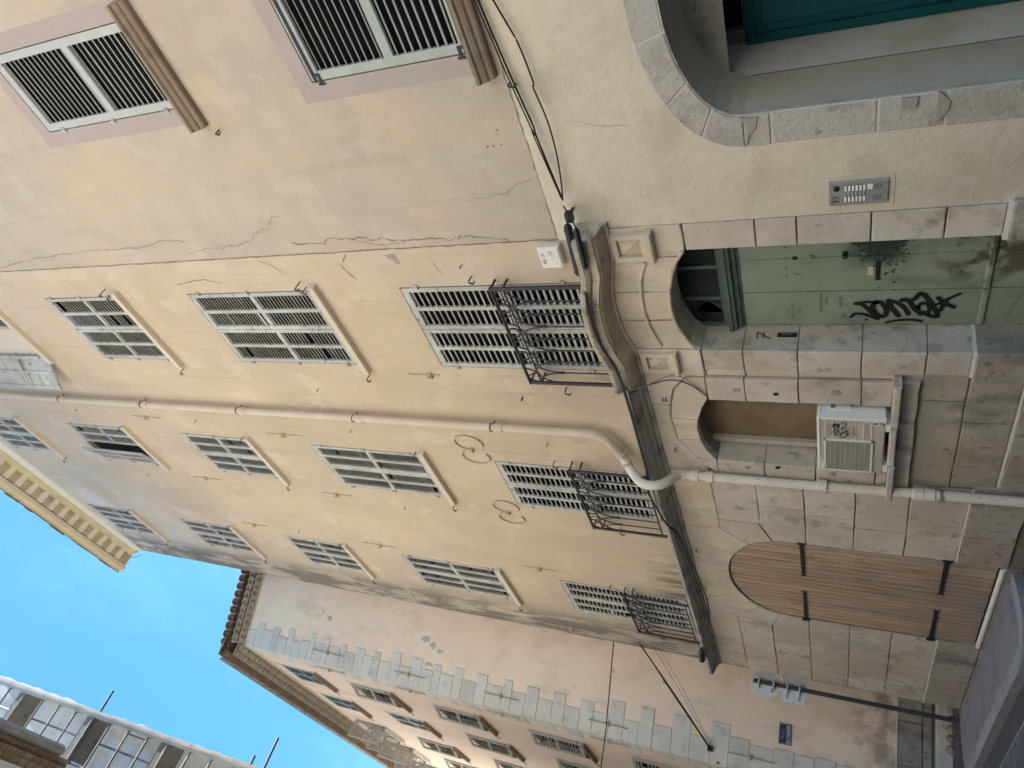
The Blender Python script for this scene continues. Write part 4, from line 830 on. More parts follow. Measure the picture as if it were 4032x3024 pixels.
# eaves: two rows of tiles (genoise), roof tiles, gutter
def half(r_, ln, t=.014, n=6):
    b = MB(); V = []
    for q, y in enumerate((0, -ln)):
        for rr in (r_, r_-t): V += [(rr*math.cos(math.pi*i/n), y, rr*math.sin(math.pi*i/n)) for i in range(n+1)]
    k = n+1; F = []
    for i in range(n): F += [(i,i+1,2*k+i+1,2*k+i),(k+i,3*k+i,3*k+i+1,k+i+1),(2*k+i,2*k+i+1,3*k+i+1,3*k+i)]
    F += [(0,2*k,3*k,k),(n,k+n,3*k+n,2*k+n)]
    V += [(r_*.9*math.cos(math.pi*i/n), -ln+.12, r_*.9*math.sin(math.pi*i/n)) for i in range(n+1)]; F.append(tuple(range(4*k, 5*k)))
    return b.add(V, F)
gt = half(.092,.34).mesh('eave_tile'); gt.materials.append(M_gen); rt = half(.10,.42).mesh('roof_tile'); rt.materials.append(M_tile)
for F, x0, x1, nm in ((F1, .0, 3.4, 1), (F2, -12.5, .0, 2)):
    cobj('eave_mortar', MB().box(x0,x1+(.0 if nm == 1 else .05),-.05,.1,16.445,16.475), M_genW, C, F); cobj('eave_mortar', MB().box(x0,x1,-.16,.1,16.58,16.605), M_genW, C, F); cobj('eave_mortar', MB().box(x0,x1,-.28,.1,16.705,16.73), M_genW, C, F)
    x = x0+.05
    while x < x1:
        obj('eave_tile', gt, M_gen, C, M=F @ Matrix.Translation((x,.14,16.475))); obj('eave_tile', gt, M_gen, C, M=F @ Matrix.Translation((x+.09,.0,16.605))); x += .19
    x = x0
    if nm == 1:
        while x < x1+.1: obj('roof_tile', rt, M_tile, C, M=F @ Matrix.Translation((x,-.08,16.735)) @ Matrix.Rotation(R(-14),4,'X')); x += .21
cobj('fascia_board', MB().box(.3,-30,-.46,-.30,16.73,16.76), M_tile, C, F2)
cobj('roof', MB().sweep([(.50,16.79),(-4,18.0),(-8,16.8)], [((x,0,0),(0,-1,0),(0,0,1)) for x in (.42,-30)]), M_tile, C, F2)
cobj('side_roof', MB().sweep([(.40,16.73),(-.9,17.25),(-3,17.3)], [((x,0,0),(0,-1,0),(0,0,1)) for x in (-.4,5)]), M_tile, C, F1)
def gutter(F, x0, x1, y, z, r_, parent, brk=.8):
    n = 8; V = []; Fc = []
    for x in (x0, x1):
        for rr in (r_, r_-.006): V += [(x, y+rr*math.cos(math.pi+math.pi*i/n), z+rr*math.sin(math.pi+math.pi*i/n)) for i in range(n+1)]
    k = n+1
    for i in range(n): Fc += [(i,i+1,2*k+i+1,2*k+i),(k+i,k+i+1,3*k+i+1,3*k+i)]
    for e in (0, 2*k): Fc += [(e+i,e+i+1,e+k+i+1,e+k+i) for i in range(n)]
    Fc += [(0,2*k,3*k,k),(n,k+n,3*k+n,2*k+n)]
    g = cobj('gutter', MB().add(V, Fc).tube([(x0,y-r_,z),(x1,y-r_,z)], .010, 6), M_zinc, parent, F, smooth=True)
    x = min(x0,x1)+.4
    while x < max(x0,x1):
        pts = [(x, y+(r_+.004)*math.cos(math.pi+math.pi*i/8), z+(r_+.004)*math.sin(math.pi+math.pi*i/8)) for i in range(9)]+[(x,y+r_+.05,z+.05)]
        cobj('gutter_bracket', MB().tube(pts, .008, 5), M_zinc, g, F); x += brk
gutter(F2, .30, -10.5, -.50, 16.80, .075, C, .75)
dp = cobj('downpipe', MB().tube([(-10.6,-.5,16.75),(-10.7,-.45,16.5),(-10.9,-.2,16.2),(-11.0,-.10,15.9),(-11.0,-.08,1)], .05, 8), M_zinc, C, F2, smooth=True)
# windows of the street side
for i, (x0,x1,z0,z1) in enumerate(C2W):
    s = -x1; hi = z0 > 14; h = z1-z0
    mt = M_blueshut if hi and s < 5 else M_oldshut
    cobj('room_shade_pane', MB().box(x0-.03,x1+.03,.09,.11,z0-.03,z1+.03), M_dark, C, F2)
    b = MB(); holed(b, rect(x0-.09,x1+.09,z0-.02,z1+.10), [rect(x0-.002,x1+.002,z0-.002,z1+.002)], -.004, 0); cobj('window_surround', b, M_quoin, C, F2)
    w = x1-x0
    if hi and s > 5:
        for dirn, hx, an in ((1, x0, R(-105)), (-1, x1, R(105))): leaf(C, (hx,-.02,z0), w/2, h, dirn, an, [.5], 1, M_oldshut, .07, False, base=F2)
    elif hi or (s > 3 and s < 5 and 12 < z0 < 13):
        for dirn, hx in ((1, x0), (-1, x1)): leaf(C, (hx,.0,z0), w/2-.005, h, dirn, 0, [.5], 1, mt if hi else M_shutW, .06, False, base=F2, miss=.01)
    else:
        for dirn, hx, an in ((1, x0, R(-14)), (-1, x1, R(14))): leaf(C, (hx,-.02,z0+.01), w/2, h-.02, dirn, an, [.5], 1, M_oldshut, .075, False, base=F2, slat=(.045,.008), sw=.06, tilt=50)
    cobj('window_sill', MB().cbox(x0-.10,x1+.10,-.11,.2,z0-.075,z0-.015,.01), M_sillA if not (hi and s > 5) else M_quoin, C, F2)
    stay(C, (x0-.17,0,z0-.06), .10, M=F2); stay(C, (x1+.10,0,z0+.10), .10, M=F2)

# ------------------------------------------------------------------ opposite side of the street (D) and scaffolding
D = thing('opposite_house', 'cream house across the street with brown eave tiles and zinc gutter', 'house', (-2, -5.6, 0))
YW = -5.42
DW = [(x, x+1.0, z, z+1.7) for x in (-12.2,-9.6,-7.0,-4.4,-1.8,.8,3.4,6.0) for z in (4.2,7.4,10.5,13.5)]
b = MB(); holed(b, rect(-13.75,9,-.1,17.0), [rect(*w) for w in DW], 0, -.0); b.v = [Vector((v.x,YW,v.z)) for v in b.v]; b.box(-13.75,9,YW-7,YW-.25,-.1,16.9)
b.add([(-13.75,YW,-.1),(-13.75,YW-.4,-.1),(-13.75,YW-.4,17),(-13.75,YW,17)],[(0,1,2,3)])
obj('wall', b, M_D, D)
FD = Matrix.Translation((0,YW,0)) @ Matrix.Rotation(math.pi,4,'Z')
for x0,x1,z0,z1 in DW:
    obj('room_shade_pane', MB().box(x0,x1,YW-.24,YW-.22,z0,z1), M_dark, D)
    for hx, d_ in ((x0,-1),(x1,1)): leaf(D, (-hx,.0,z0), .495, z1-z0, d_, 0, [.5], 1, M_shutW, .07, False, base=FD, miss=.01)
    obj('window_sill', MB().box(x0-.1,x1+.1,YW-.1,YW+.1,z0-.1,z0-.01), M_sill, D)
for zz, yy in ((16.62,.10),(16.70,.14),(16.78,.17),(16.86,.20)): obj('eave_moulding', MB().box(-13.2,9,YW-.1,YW+yy,zz,zz+.065), M_Dw, D)
dt = MB().box(-.105,.105,-.02,.30,-.055,.055).mesh('eave_tile'); dt.materials.append(mat('brown_eave_tile', (.22,.16,.10), .9, [((.30,.23,.15), 4, .45, .7, .7), ((.15,.10,.05), 6, .52, .72, .6)], [(20, .005)], tint=.2))
x = -13.7
while x < 3:
    obj('eave_tile', dt, None, D, M=Matrix.Translation((x,YW+.05,16.99))); obj('eave_tile', dt, None, D, M=Matrix.Translation((x+.1,YW+.17,17.11))); x += .225
    if random.random() < .9: obj('roof_tile', rt, M_tile, D, M=Matrix.Translation((x,YW+.12,17.17)) @ Matrix.Rotation(math.pi,4,'Z') @ Matrix.Rotation(R(-12),4,'X'))
gutter(Matrix.Translation((0,-4.70,0)) @ Matrix.Rotation(math.pi,4,'Z'), 13.35, -3, 0, 17.32, .11, D, .95)
obj('roof', MB().sweep([(-.62,17.32),(4,18.9),(8,17.4)], [((x,YW,0),(0,-1,0),(0,0,1)) for x in (-13.7,9)]), M_tile, D)
D2 = thing('scaffolded_house', 'tall house wrapped in scaffolding beyond the opposite gutter', 'house', (-22, -5.6, 0))
obj('wall', MB().box(-40,-13.9,-13,-5.15,-.1,22), M_D, D2); obj('roof', MB().box(-40,-13.9,-13,-4.9,22,22.3), M_tile, D2)
S = thing('scaffolding', 'steel tube scaffolding with white sheeting and board decks', 'scaffolding', (-18, -4.3, 0))
XS = [-14.2,-16.7,-19.2,-21.7,-24.2]; YO, YI = -3.77, -4.85
for x in XS:
    for y in (YO, YI): obj('standard', MB().tube([(x,y,-.1),(x,y,22.6)], .027, 8), M_scaf, S, smooth=True)
decks = [2.2,4.8,7.4,10.05,12.7,15.35,17.92,20.6]
COUP = MB().lathe((0,0,-.035), (0,0,1), [(.065,0),(.078,.02),(.078,.05),(.065,.07)], 10).mesh('coupler'); COUP.materials.append(M_scaf)
lev = [z+d for z in decks for d in (0,.65,1.30,1.95)]
for y in (-4.28,): obj('inner_standard', MB().tube([(-14.55,y,2),(-14.55,y,22.4)], .024, 8), M_scaf, S, smooth=True)
for x in XS[:3]:
    for z in lev:
        ext = 0
        obj('transom', MB().tube([(x+.05,YO+.06,z),(x+.05,YI-.1,z)], .027, 6), M_scaf, S)
        if x == XS[0]: obj('coupler', COUP, M_scaf, S, M=Matrix.Translation((x,YO,z)))
for z, y in ((17.86,-3.17),(12.62,-3.05),(12.98,-3.50),(7.4,-3.1)): obj('long_transom', MB().tube([(-14.16,y,z),(-14.16,YI,z-.03)], .027, 8), M_iron, S, smooth=True)
for z in lev[::1]:
    for y in (YO,): obj('ledger', MB().tube([(XS[0]+.1,y+.045,z+.05),(XS[-1],y+.045,z+.05)], .02, 6), M_scaf, S)
for z in decks:
    for j in range(4): 
        y0 = YI+.06+j*.25
        obj('deck_board', MB().box(-14.75,XS[0]+.05,y0,y0+.248,z+.03,z+.075), M_deck, S)
    obj('toe_board', MB().box(XS[0]+.0,XS[0]+.03,YI,YO-.05,z+.08,z+.24), M_deck, S)
for z0, z1 in zip(decks[:-1], decks[1:]):
    obj('brace', MB().tube([(XS[0]-.1,YO-.06,z0),(XS[1]+.1,YO-.06,z1)], .02, 6), M_scaf, S)
for z0, z1 in zip(decks[:-1], decks[1:]):
    for xa, ya, xb_, yb in ((-14.95,YI,-14.95,YO),(-15.0,YO,-15.0,YI)): obj('brace', MB().tube([(xa,ya,z0+(.3 if xa > -15 else 1.2)),(xb_,yb,z0+1.4 if xa > -15 else z1)], .02, 6), M_scaf, S)
obj('guard_post', MB().tube([(XS[0]+.02,-3.91,16.0),(XS[0]+.02,-3.91,16.7)], .018, 6), M_scaf, S)
obj('warning_strip', MB().box(XS[0]-1.2,XS[0]-1.15,-4.45,-4.35,18.2,18.9), M_orange, S)
nx, nz = 60, 70; V = []; F = []
for i in range(nx+1):
    for j in range(nz+1):
        x = -14.12-(10.3)*i/nx; z = 1.5+21.2*j/nz; y = YO+.085+.05*math.sin(z*2*math.pi/.65)*.5+.06*mnoise.noise((x*.8,z*.7,3))+.03*mnoise.noise((x*3,z*2.3,9))
        V.append((x+.02*mnoise.noise((z*2,1,1)), y, z))
for i in range(nx):
    for j in range(nz): a = i*(nz+1)+j; F.append((a,a+1,a+nz+2,a+nz+1))
obj('sheeting', MB().add(V, F), M_net, S, smooth=True)
V = []; F = []
for i in range(13):
    for j in range(nz+1): z = 1.5+21.2*j/nz; y = YO+.05-1.35*i/12; V.append((-14.86+.07*mnoise.noise((y*2,z*.8,4))+.025*mnoise.noise((y*6,z*3,8)), y, z))
for i in range(12):
    for j in range(nz): a = i*(nz+1)+j; F.append((a,a+1,a+nz+2,a+nz+1))
obj('end_sheeting', MB().add(V, F), M_net, S, smooth=True)
V = []; F = []      # sheet edge wrapped round the corner standard
for i in range(7):
    for j in range(nz+1):
        z = 1.5+21.2*j/nz; t = i/6; V.append((-14.12+.03*math.sin(t*3)+.02*mnoise.noise((z*1.5,t*2,5)), YO+.09-t*.16, z+.04*mnoise.noise((z,t,2))))
for i in range(6):
    for j in range(nz): a = i*(nz+1)+j; F.append((a,a+1,a+nz+2,a+nz+1))
obj('sheeting_edge', MB().add(V, F), M_net, S, smooth=True)
# ------------------------------------------------------------------ drainpipe
T = thing('drainpipe', 'beige drainpipe that bends out around the string cornice', 'drainpipe', (-7.15, -.1, -.1))
XP = -6.47
obj('upper_pipe', MB().tube([(XP,-.10,18.9),(XP-.01,-.10,12),(XP+.008,-.10,8),(XP,-.10,4.42)], .050, 14), M_pvc, T, smooth=True)
bend = [(XP,-.10,4.48),(XP-.01,-.10,4.38),(XP-.07,-.10,4.27),(XP-.18,-.10,4.20),(-6.83,-.10,4.125),(-6.95,-.11,4.09),(-7.05,-.17,4.03),(-7.06,-.26,3.95),(-7.04,-.34,3.86),(-7.02,-.375,3.76),(-7.02,-.365,3.66),(-7.04,-.30,3.58),(-7.09,-.20,3.53),(-7.13,-.12,3.48),(-7.15,-.10,3.40)]
bp = smooth_pts(bend, 3); obj('bend_pipe', MB().tube(bp[:14], .053, 14), M_pvc, T, smooth=True); obj('swan_neck', MB().tube(bp[13:], .056, 14), M_pvcl, T, smooth=True)
obj('lower_pipe', MB().tube([(-7.15,-.10,3.44),(-7.15,-.10,2.0),(-7.13,-.10,1.2),(-7.12,-.10,-.1)], .051, 14), M_pvcl, T, smooth=True)
for z in (16.33,14.17,12.05,9.92,7.75,5.62): 
    obj('socket', MB().lathe((XP,-.10,z), (0,0,1), [(.051,-.06),(.059,-.055),(.059,.05),(.051,.055)], 14), M_pvc, T, smooth=True)
    obj('pipe_clamp', MB().lathe((XP,-.10,z+.09), (0,0,1), [(.051,0),(.058,.001),(.058,.022),(.051,.023)], 14).box(XP-.01,XP+.01,-.05,.01,z+.09,z+.11), M_rust, T)
for z in (3.30,3.13,1.93,1.02,.92): obj('socket', MB().lathe((-7.15 if z > 2 else -7.13,-.10,z), (0,0,1), [(.057,-.05),(.066,-.045),(.066,.045),(.057,.05)], 14), M_pvcl, T, smooth=True)
for q in ((-6.83,-.10,4.125),(-6.97,-.12,4.085)): obj('socket', MB().lathe(q, (-.85,-.1,-.3), [(.061,-.02),(.067,-.018),(.067,.018),(.061,.02)], 14), M_pvc, T, smooth=True)
obj('pipe_clamp', MB().lathe((-7.13,-.10,.80), (0,0,1), [(.058,0),(.064,.001),(.064,.03),(.058,.031)], 14), M_zinc, T)

# ------------------------------------------------------------------ air conditioner
AX0, AX1, AY0, AY1, AZ0, AZ1 = -6.765, -5.89, -.145, .17, 1.365, 1.965
U = thing('air_conditioner', 'beige air conditioner outdoor unit scribbled with tags on the niche sill', 'air conditioner', ((AX0+AX1)/2, 0, 1.325))
b = MB().prism(rect(AX0,AX1,AZ0,AZ1-.02), AY0, AY1, .012); obj('casing', b, M_acw, U)
obj('top_cover', MB().prism([(AX0-.008,AZ1-.035),(AX1+.008,AZ1-.035),(AX1+.008,AZ1),(AX0-.008,AZ1)], AY0-.008, AY1+.005, .010).prism([(AX0+.16,AZ1-.06),(AX0+.22,AZ1-.034),(AX0+.0,AZ1-.034),(AX0+.0,AZ1-.06)], AY0-.006, AY0+.05, .004), M_acl, U)
obj('side_panel', MB().box(AX1,AX1+.006,AY0+.02,AY1,AZ0+.01,AZ1-.04), M_acl, U); obj('corner_strip', MB().box(AX1-.035,AX1+.009,AY0-.006,AY0+.02,AZ0,AZ1-.035), M_acl, U)
gx0, gx1, gz0, gz1 = AX0+.025, AX1-.335, AZ0+.10, AZ1-.065
obj('coil', MB().box(gx0+.01,gx1-.01,AY0-.004,AY0+.002,gz0+.01,gz1-.01), M_fin, U)
b = MB(); e = .016; b.box(gx0,gx1,AY0-.016,AY0,gz0,gz0+e).box(gx0,gx1,AY0-.016,AY0,gz1-e,gz1).box(gx0,gx0+e,AY0-.016,AY0,gz0,gz1).box(gx1-e,gx1,AY0-.016,AY0,gz0,gz1)
gr = obj('grille_frame', b, M_acl, U); b = MB()
for i in range(46): x = gx0+e+(gx1-gx0-2*e)*(i+.5)/46; b.box(x-.0018,x+.0018,AY0-.012,AY0-.006,gz0+e,gz1-e)
for i in range(1,9): z = gz0+e+(gz1-gz0-2*e)*i/9; b.box(gx0+e,gx1-e,AY0-.014,AY0-.008,z-.003,z+.003)
obj('grille', b, M_grill, gr)
b = MB()
for i in range(7): z = AZ1-.075-i*.068; b.box(AX1-.30,AX1-.06,AY0-.005,AY0+.002,z-.004,z+.004)
obj('pressed_ribs', b, M_acl, U)
for x in (AX0+.1, AX1-.12): obj('foot', MB().box(x-.05,x+.05,AY0-.01,AY1,1.325,AZ0+.001), M_acl, U)
sp = MB().box(AX1+.006,AX1+.020,AY0+.09,AY0+.17,AZ0+.30,AZ1-.10); obj('wiring_cover', sp, M_acl, U); obj('cover_window', MB().box(AX1+.020,AX1+.022,AY0+.10,AY0+.16,AZ1-.16,AZ1-.12), mat('yellowed_film', (.20,.17,.08), .4), U)
obj('rating_label', MB().box(AX1+.006,AX1+.008,AY0+.18,AY0+.24,AZ1-.20,AZ1-.08), M_grill, U)
obj('power_cable', MB().tube([(AX1+.02,AY0+.14,AZ0+.30),(AX1+.045,AY0+.17,AZ0+.25),(AX1+.03,AY0+.22,AZ0+.17),(AX1+.02,AY0+.27,AZ0+.12),(AX1+.02,AY0+.33,AZ0+.05)], .009, 6), M_black, U)
for i in range(3): obj('valve', MB().lathe((AX1+.004,AY0+.20+.035*i,AZ0+.11), (1,0,0), [(.016,0),(.016,.02),(.010,.022),(.010,.035)], 8), M_iron, U)
YT = AY0-.0065
def onAC(*ps): return [(acr.Y(a, c, YT).x, acr.Y(a, c, YT).z) for a, c in ps]
p = onAC((575,740))[0]; obj('logo_lettering', text_mesh('zibr', .085), M_black, U, M=Matrix.Translation((p[0]-.010,YT,p[1]+.004)) @ FACE)
p = onAC((580,655))[0]; lb = MB(); pts = []
for cx_, cz_ in ((1,1),(-1,1),(-1,-1),(1,-1)):
    for t in span(0, 90, 4): a = R(t+{(1,1):0,(-1,1):90,(-1,-1):180,(1,-1):270}[(cx_,cz_)]); pts.append((p[0]+.004+cx_*.016+.014*math.cos(a), p[1]+cz_*.014+.014*math.sin(a)))
lb.prism(pts, YT-.0004, YT, 0); obj('logo_square', lb, M_black, U); obj('logo_ring', MB().tube([(p[0]-.004+.011*math.cos(2*math.pi*i/12),YT-.001,p[1]-.003+.011*math.sin(2*math.pi*i/12)) for i in range(13)], .003, 5, caps=False), M_acw, U)
b = MB()
for i, (st_, w_) in enumerate((([(745,600),(690,590),(640,640),(655,690),(740,660),(750,610),(720,590)],.008),([(660,690),(740,690),(815,688)],.006),([(700,715),(640,720),(635,765),(700,760),(770,720)],.010),([(770,720),(780,800),(720,835),(655,830),(665,780),(720,765),(775,800)],.010),([(850,790),(870,760),(905,780),(895,815),(855,820)],.006),([(910,740),(860,720),(915,705),(862,690),(910,665)],.005),([(1070,800),(1130,790)],.003),([(1080,770),(1120,740),(1080,720),(1130,700)],.003),([(1075,690),(1120,660),(1080,640),(1130,620)],.003),([(460,800),(510,770),(470,740),(520,720)],.003),([(450,690),(500,660),(460,640),(510,620)],.003))):
    b.ribbon(smooth_pts(onAC(*st_)), w_, YT-.0008-.0003*i, .1)
obj('scribbled_tags', b, M_ink, U, kind='stuff')
b = MB()
for i, st_ in enumerate(([(1215,600),(1270,640)],[(1215,640),(1270,600)],[(1215,600),(1215,640)],[(1270,600),(1270,640)],[(1290,600),(1335,600)],[(1312,600),(1312,645)],[(1345,645),(1395,645)],[(1345,620),(1395,620)],[(1345,600),(1345,645)],[(1375,600),(1375,645)])): b.ribbon(onAC(*st_), .007, YT-.0008-.0003*i)
obj('sticker_print', b, M_ink, U); pq = onAC((1200,590),(1405,590),(1405,655),(1200,655)); obj('sticker', MB().prism(pq, YT-.0004, YT, 0), M_acl, U)

# ------------------------------------------------------------------ intercom
I = thing('intercom_panel', 'steel intercom panel with two columns of buttons beside the stone jamb', 'intercom', (-3.42, -.02, 1.45))
ic = lambda a, c, o=0: icr.Y(a, c, -.03-o)
c4 = [ic(445,460), ic(1770,330), ic(1750,850), ic(475,970)]
ix0 = (c4[2].x+c4[3].x)/2; ix1 = (c4[0].x+c4[1].x)/2; iz1 = (c4[0].z+c4[3].z)/2; iz0 = (c4[1].z+c4[2].z)/2
obj('face_plate', MB().prism(rect(ix0,ix1,iz0,iz1), -.032, -.012, .003), M_steel, I); obj('wall_box', MB().prism(rect(ix0-.035,ix1+.035,iz0-.04,iz1+.04), -.018, -.010, .002), M_plA2, I)
def ixz(u, v): return ix0+(ix1-ix0)*u, iz1-(iz1-iz0)*v        # u from left, v from top
YI_ = -.032
x, z = ixz(.73,.13); obj('camera_eye', MB().lathe((x,YI_,z), (0,-1,0), [(.022,0),(.022,.006),(.016,.010),(.010,.011)], 16), M_blueblack, I, smooth=True)
for i in range(6):
    v = .285+i*.063
    for u0, u1, ub in ((.60,.83,.545),(.14,.37,.435)):
        x0, z0 = ixz(u0, v+.02); x1, z1 = ixz(u1, v-.02); obj('name_label', MB().box(x0,x1,YI_-.002,YI_,z0,z1), M_paper, I); obj('label_frame', MB().box(x0-.003,x1+.003,YI_-.001,YI_,z0-.003,z1+.003), M_strapB, I)
        x, z = ixz(ub, v); obj('call_button', MB().lathe((x,YI_,z), (0,-1,0), [(.0085,0),(.0085,.004),(.006,.006)], 10), M_steelD, I)
for u in (.72,.28):
    g = MB()
    for i in range(6):
        for j in range(6):
            if (i in (0,5)) and (j in (0,5)): continue
            x, z = ixz(u-.11+.044*i, .76+.026*j); g.disc((x,z), .003, YI_-.0006, 6)
    obj('speaker_holes', g, M_strapB, I)
x0, z0 = ixz(.62,.735); x1, z1 = ixz(.86,.65); obj('torn_paper', MB().prism([(x0,z0),(x1-.006,z0-.004),(x1,z1),(x1-.02,z1-.003),(x0+.004,z1)], YI_-.0015, YI_, 0), M_paper, I)
def onI(*ps): return [(icr.Y(a, c, YI_-.001).x, icr.Y(a, c, YI_-.001).z) for a, c in ps]
g = MB()
for i, st_ in enumerate(([(540,810),(540,745),(620,765),(700,785)],[(615,785),(625,745)],[(545,860),(560,830),(600,845),(650,865),(685,850),(660,830),(600,850),(560,865),(545,860)])): g.ribbon(onI(*st_), .005, YI_-.0016-.0004*i)
obj('marker_digits', g, M_ink, I)
for u, v in ((.86,.06),(.14,.06),(.86,.94),(.14,.94)): x, z = ixz(u,v); obj('screw', MB().disc((x,z), .004, YI_-.0006, 8), M_strapB, I)

# ------------------------------------------------------------------ junction box
M_palew = mat('pale_wire', (.5,.43,.33), .6)
J = thing('junction_box', 'white plastic cable junction box with stencilled letters above the portal', 'junction box', (-3.90, -.05, 4.1))
YJ = -.085
q = [jbr.Y(a, c, YJ) for a, c in ((255,850),(600,790),(700,1130),(375,1180))]
jx1 = (q[0].x+q[1].x)/2; jx0 = (q[2].x+q[3].x)/2; jz1 = (q[0].z+q[3].z)/2; jz0 = (q[1].z+q[2].z)/2
obj('box_lid', MB().prism(rect(jx0,jx1,jz0,jz1), YJ, YJ+.05, .014), M_box, J); obj('box_base', MB().prism(rect(jx0+.006,jx1-.006,jz0+.006,jz1-.006), YJ+.05, .01, 0), M_box, J)
jw, jh = jx1-jx0, jz1-jz0
obj('stencil_letters', text_mesh('AE 15', .052), M_strapB, J, M=Matrix.Translation(((jx0+jx1)/2,YJ-.0015,jz1-.045)) @ FACE); obj('stencil_letters', text_mesh('12', .05), M_strapB, J, M=Matrix.Translation((jx1-.06,YJ-.0015,jz0+.085)) @ FACE); obj('stencil_letters', text_mesh('1', .03), M_strapB, J, M=Matrix.Translation((jx0+.07,YJ-.0015,jz0+.05)) @ FACE)
g = MB()
for i in range(8): g.box(jx0+.03+i*.011,jx0+.034+i*.011,YJ-.002,YJ+.001,jz0+.03,jz0+.03+.012*(8-i)+.01)
for i in range(7): g.add([(jx0+.13,YJ-.002,jz0+.03+i*.013),(jx1-.03-.01*i,YJ-.002,jz0+.03+i*.013+.03),(jx1-.03-.01*i,YJ-.002,jz0+.034+i*.013+.03),(jx0+.13,YJ-.002,jz0+.034+i*.013)],[(0,1,2,3)])
obj('lid_ribs', g, M_acl, J); obj('lid_button', MB().lathe(((jx0+jx1)/2-.01,YJ,jz0+.02), (0,-1,0), [(.012,0),(.010,.004)], 10), M_acl, J)
for d_, lw in ((0, 'pale thin wire in a wide loop under the white junction box'), (.012, 'pale thin wire in a tight loop under the white junction box')):
    top('connection_wire', MB().tube([(jx0+.06+d_,-.06,jz0+.01),(jx0+.03,-.09,jz0-.03+d_),(jx0-.01,-.15,jz0-.02-d_),(jx0-.04,-.2,jz0-.09)], .0045, 5), M_palew, lw, 'wire', group='wires under the junction box')

# ------------------------------------------------------------------ cables
def P3(rg, pts): return [rg.Y(a, c, y) for a, c, y in pts]
def cable(label, pts, r_, group=None, mt=None): return top('cable', MB().tube(smooth_pts(pts, 4), r_, 6), mt or M_black, label, 'cable', group, smooth=True)
def extend(pts, d):      # run on beyond the frame
    v = (pts[0]-pts[1]).normalized(); return [pts[0]+v*d]+pts
cable('upper straight black cable clipped along the plaster ledge', extend(P3(r2,[(1310,0,-.06),(1500,440,-.06),(1659,790,-.07)])+P3(r3,[(150,800,-.08),(318,1180,-.09)]), 3), .0055)
cable('lower straight black cable clipped along the plaster ledge', extend(P3(r2,[(1330,0,-.05),(1510,420,-.05),(1659,750,-.06)])+P3(r3,[(165,800,-.075),(322,1180,-.085)]), 3), .008)
cable('sagging black cable hanging below the two straight ones', extend(P3(r2,[(1420,0,-.05),(1560,240,-.05),(1659,490,-.06)])+P3(r3,[(150,520,-.07),(235,720,-.08),(290,920,-.08),(318,1100,-.085),(325,1190,-.09)]), 3), .007)
cable('short black lead between cable clip and second sleeve', P3(jbr,[(700,130,-.10),(760,230,-.14),(830,340,-.18),(910,500,-.24)]), .007)
top('cable_clip', MB().box(*sorted((jbr.Y(800,290,-.12).x-.045, jbr.Y(800,290,-.12).x+.045)), -.16, -.10, jbr.Y(800,290,-.12).z-.03, jbr.Y(800,290,-.12).z+.03).box(jbr.Y(800,290,-.12).x-.01, jbr.Y(800,290,-.12).x+.01, -.11, .0, jbr.Y(800,290,-.12).z-.01, jbr.Y(800,290,-.12).z+.01), M_blueblack, 'black square cable clip fixed on the wall above the stone portal', 'clip')
def sleeve(label, a, c, r_, group=None):
    ax = c-a; L = ax.length; t = thing('cable_sleeve', label, 'cable sleeve', tuple(a), group)
    obj('tube', MB().lathe(a, ax, [(r_*.4,-.02),(r_*.8,-.005),(r_,.01),(r_,L-.02),(r_*.85,L),(r_*.4,L+.02)], 12), M_blueblack, t, smooth=True)
    for f in (.06,.5,.93): obj('band', MB().lathe(a+ax*f, ax, [(r_*1.01,0),(r_*1.08,.002),(r_*1.08,.012),(r_*1.01,.014)], 12), M_black, t)
sleeve('thick black cable sleeve slung on the wall beside the white junction box', jbr.Y(765,460,-.22), jbr.Y(950,1230,-.22), .036)
sleeve('thinner black cable sleeve lying along the top edge of the portal cornice', jbr.Y(905,520,-.33), jbr.Y(1060,1130,-.33), .026)
lab = ['first black cable laid on top of the string cornice, sagging beyond the second balcony', 'second black cable laid on top of the string cornice, sagging lowest near the plank doors', 'third black cable along the string cornice, tight against its edge']
for i, (dz, sag) in enumerate(((0,0),(.015,.05),(.03,-.04))):
    pts = [jbr.Y(955,1240,-.24), t3.Y(440,130,-.30), t3.Y(480,330,-.34), t3.Y(540,520,-.36), t3.Y(650,700,-.37), t3.Y(720,900,-.30), t3.Y(790,1150,-.29), t3.Y(830,1300,-.29), bal2.Y(1440,830,-.29), bal2.Y(1490,960,-.29), bal2.Y(1720,1350,-.30), t5.Y(1000,270,-.31), t5.Y(1100,500,-.31), t5.Y(1165,660,-.32), t5.Y(1185,790,-.32), t5.Y(1160,920,-.32)]
    pts = [p+Vector((0,.01*i,dz*.8)) for p in pts]
    for k in (11,12,13,14): pts[k] = pts[k]+Vector((0,0,-sag*(1 if k in (12,13) else .6)))
    cable(lab[i], pts, .011 if i < 2 else .008)
top('rigid_splice', MB().lathe(t5.Y(1150,960,-.30), t5.Y(1155,1045,-.30)-t5.Y(1150,960,-.30), [(.012,-.10),(.03,-.06),(.04,0)]+[(.05 if k % 2 else .036, .03+.03*k) for k in range(14)]+[(.02,.48)], 12), M_blueblack, 'ribbed black cable closure hanging at the end of the string cornice', 'cable closure')
g = top('cable', MB().tube(smooth_pts(P3(t3,[(720,805,-.26),(800,795,-.20),(900,745,-.06),(985,722,-.05),(1060,745,-.05),(1130,800,-.05),(1185,855,-.04)]), 4), .006, 6), mat('grey_cable', (.26,.235,.20), .7), 'pale grey cable arching from the cornice into the air conditioner niche', 'cable')
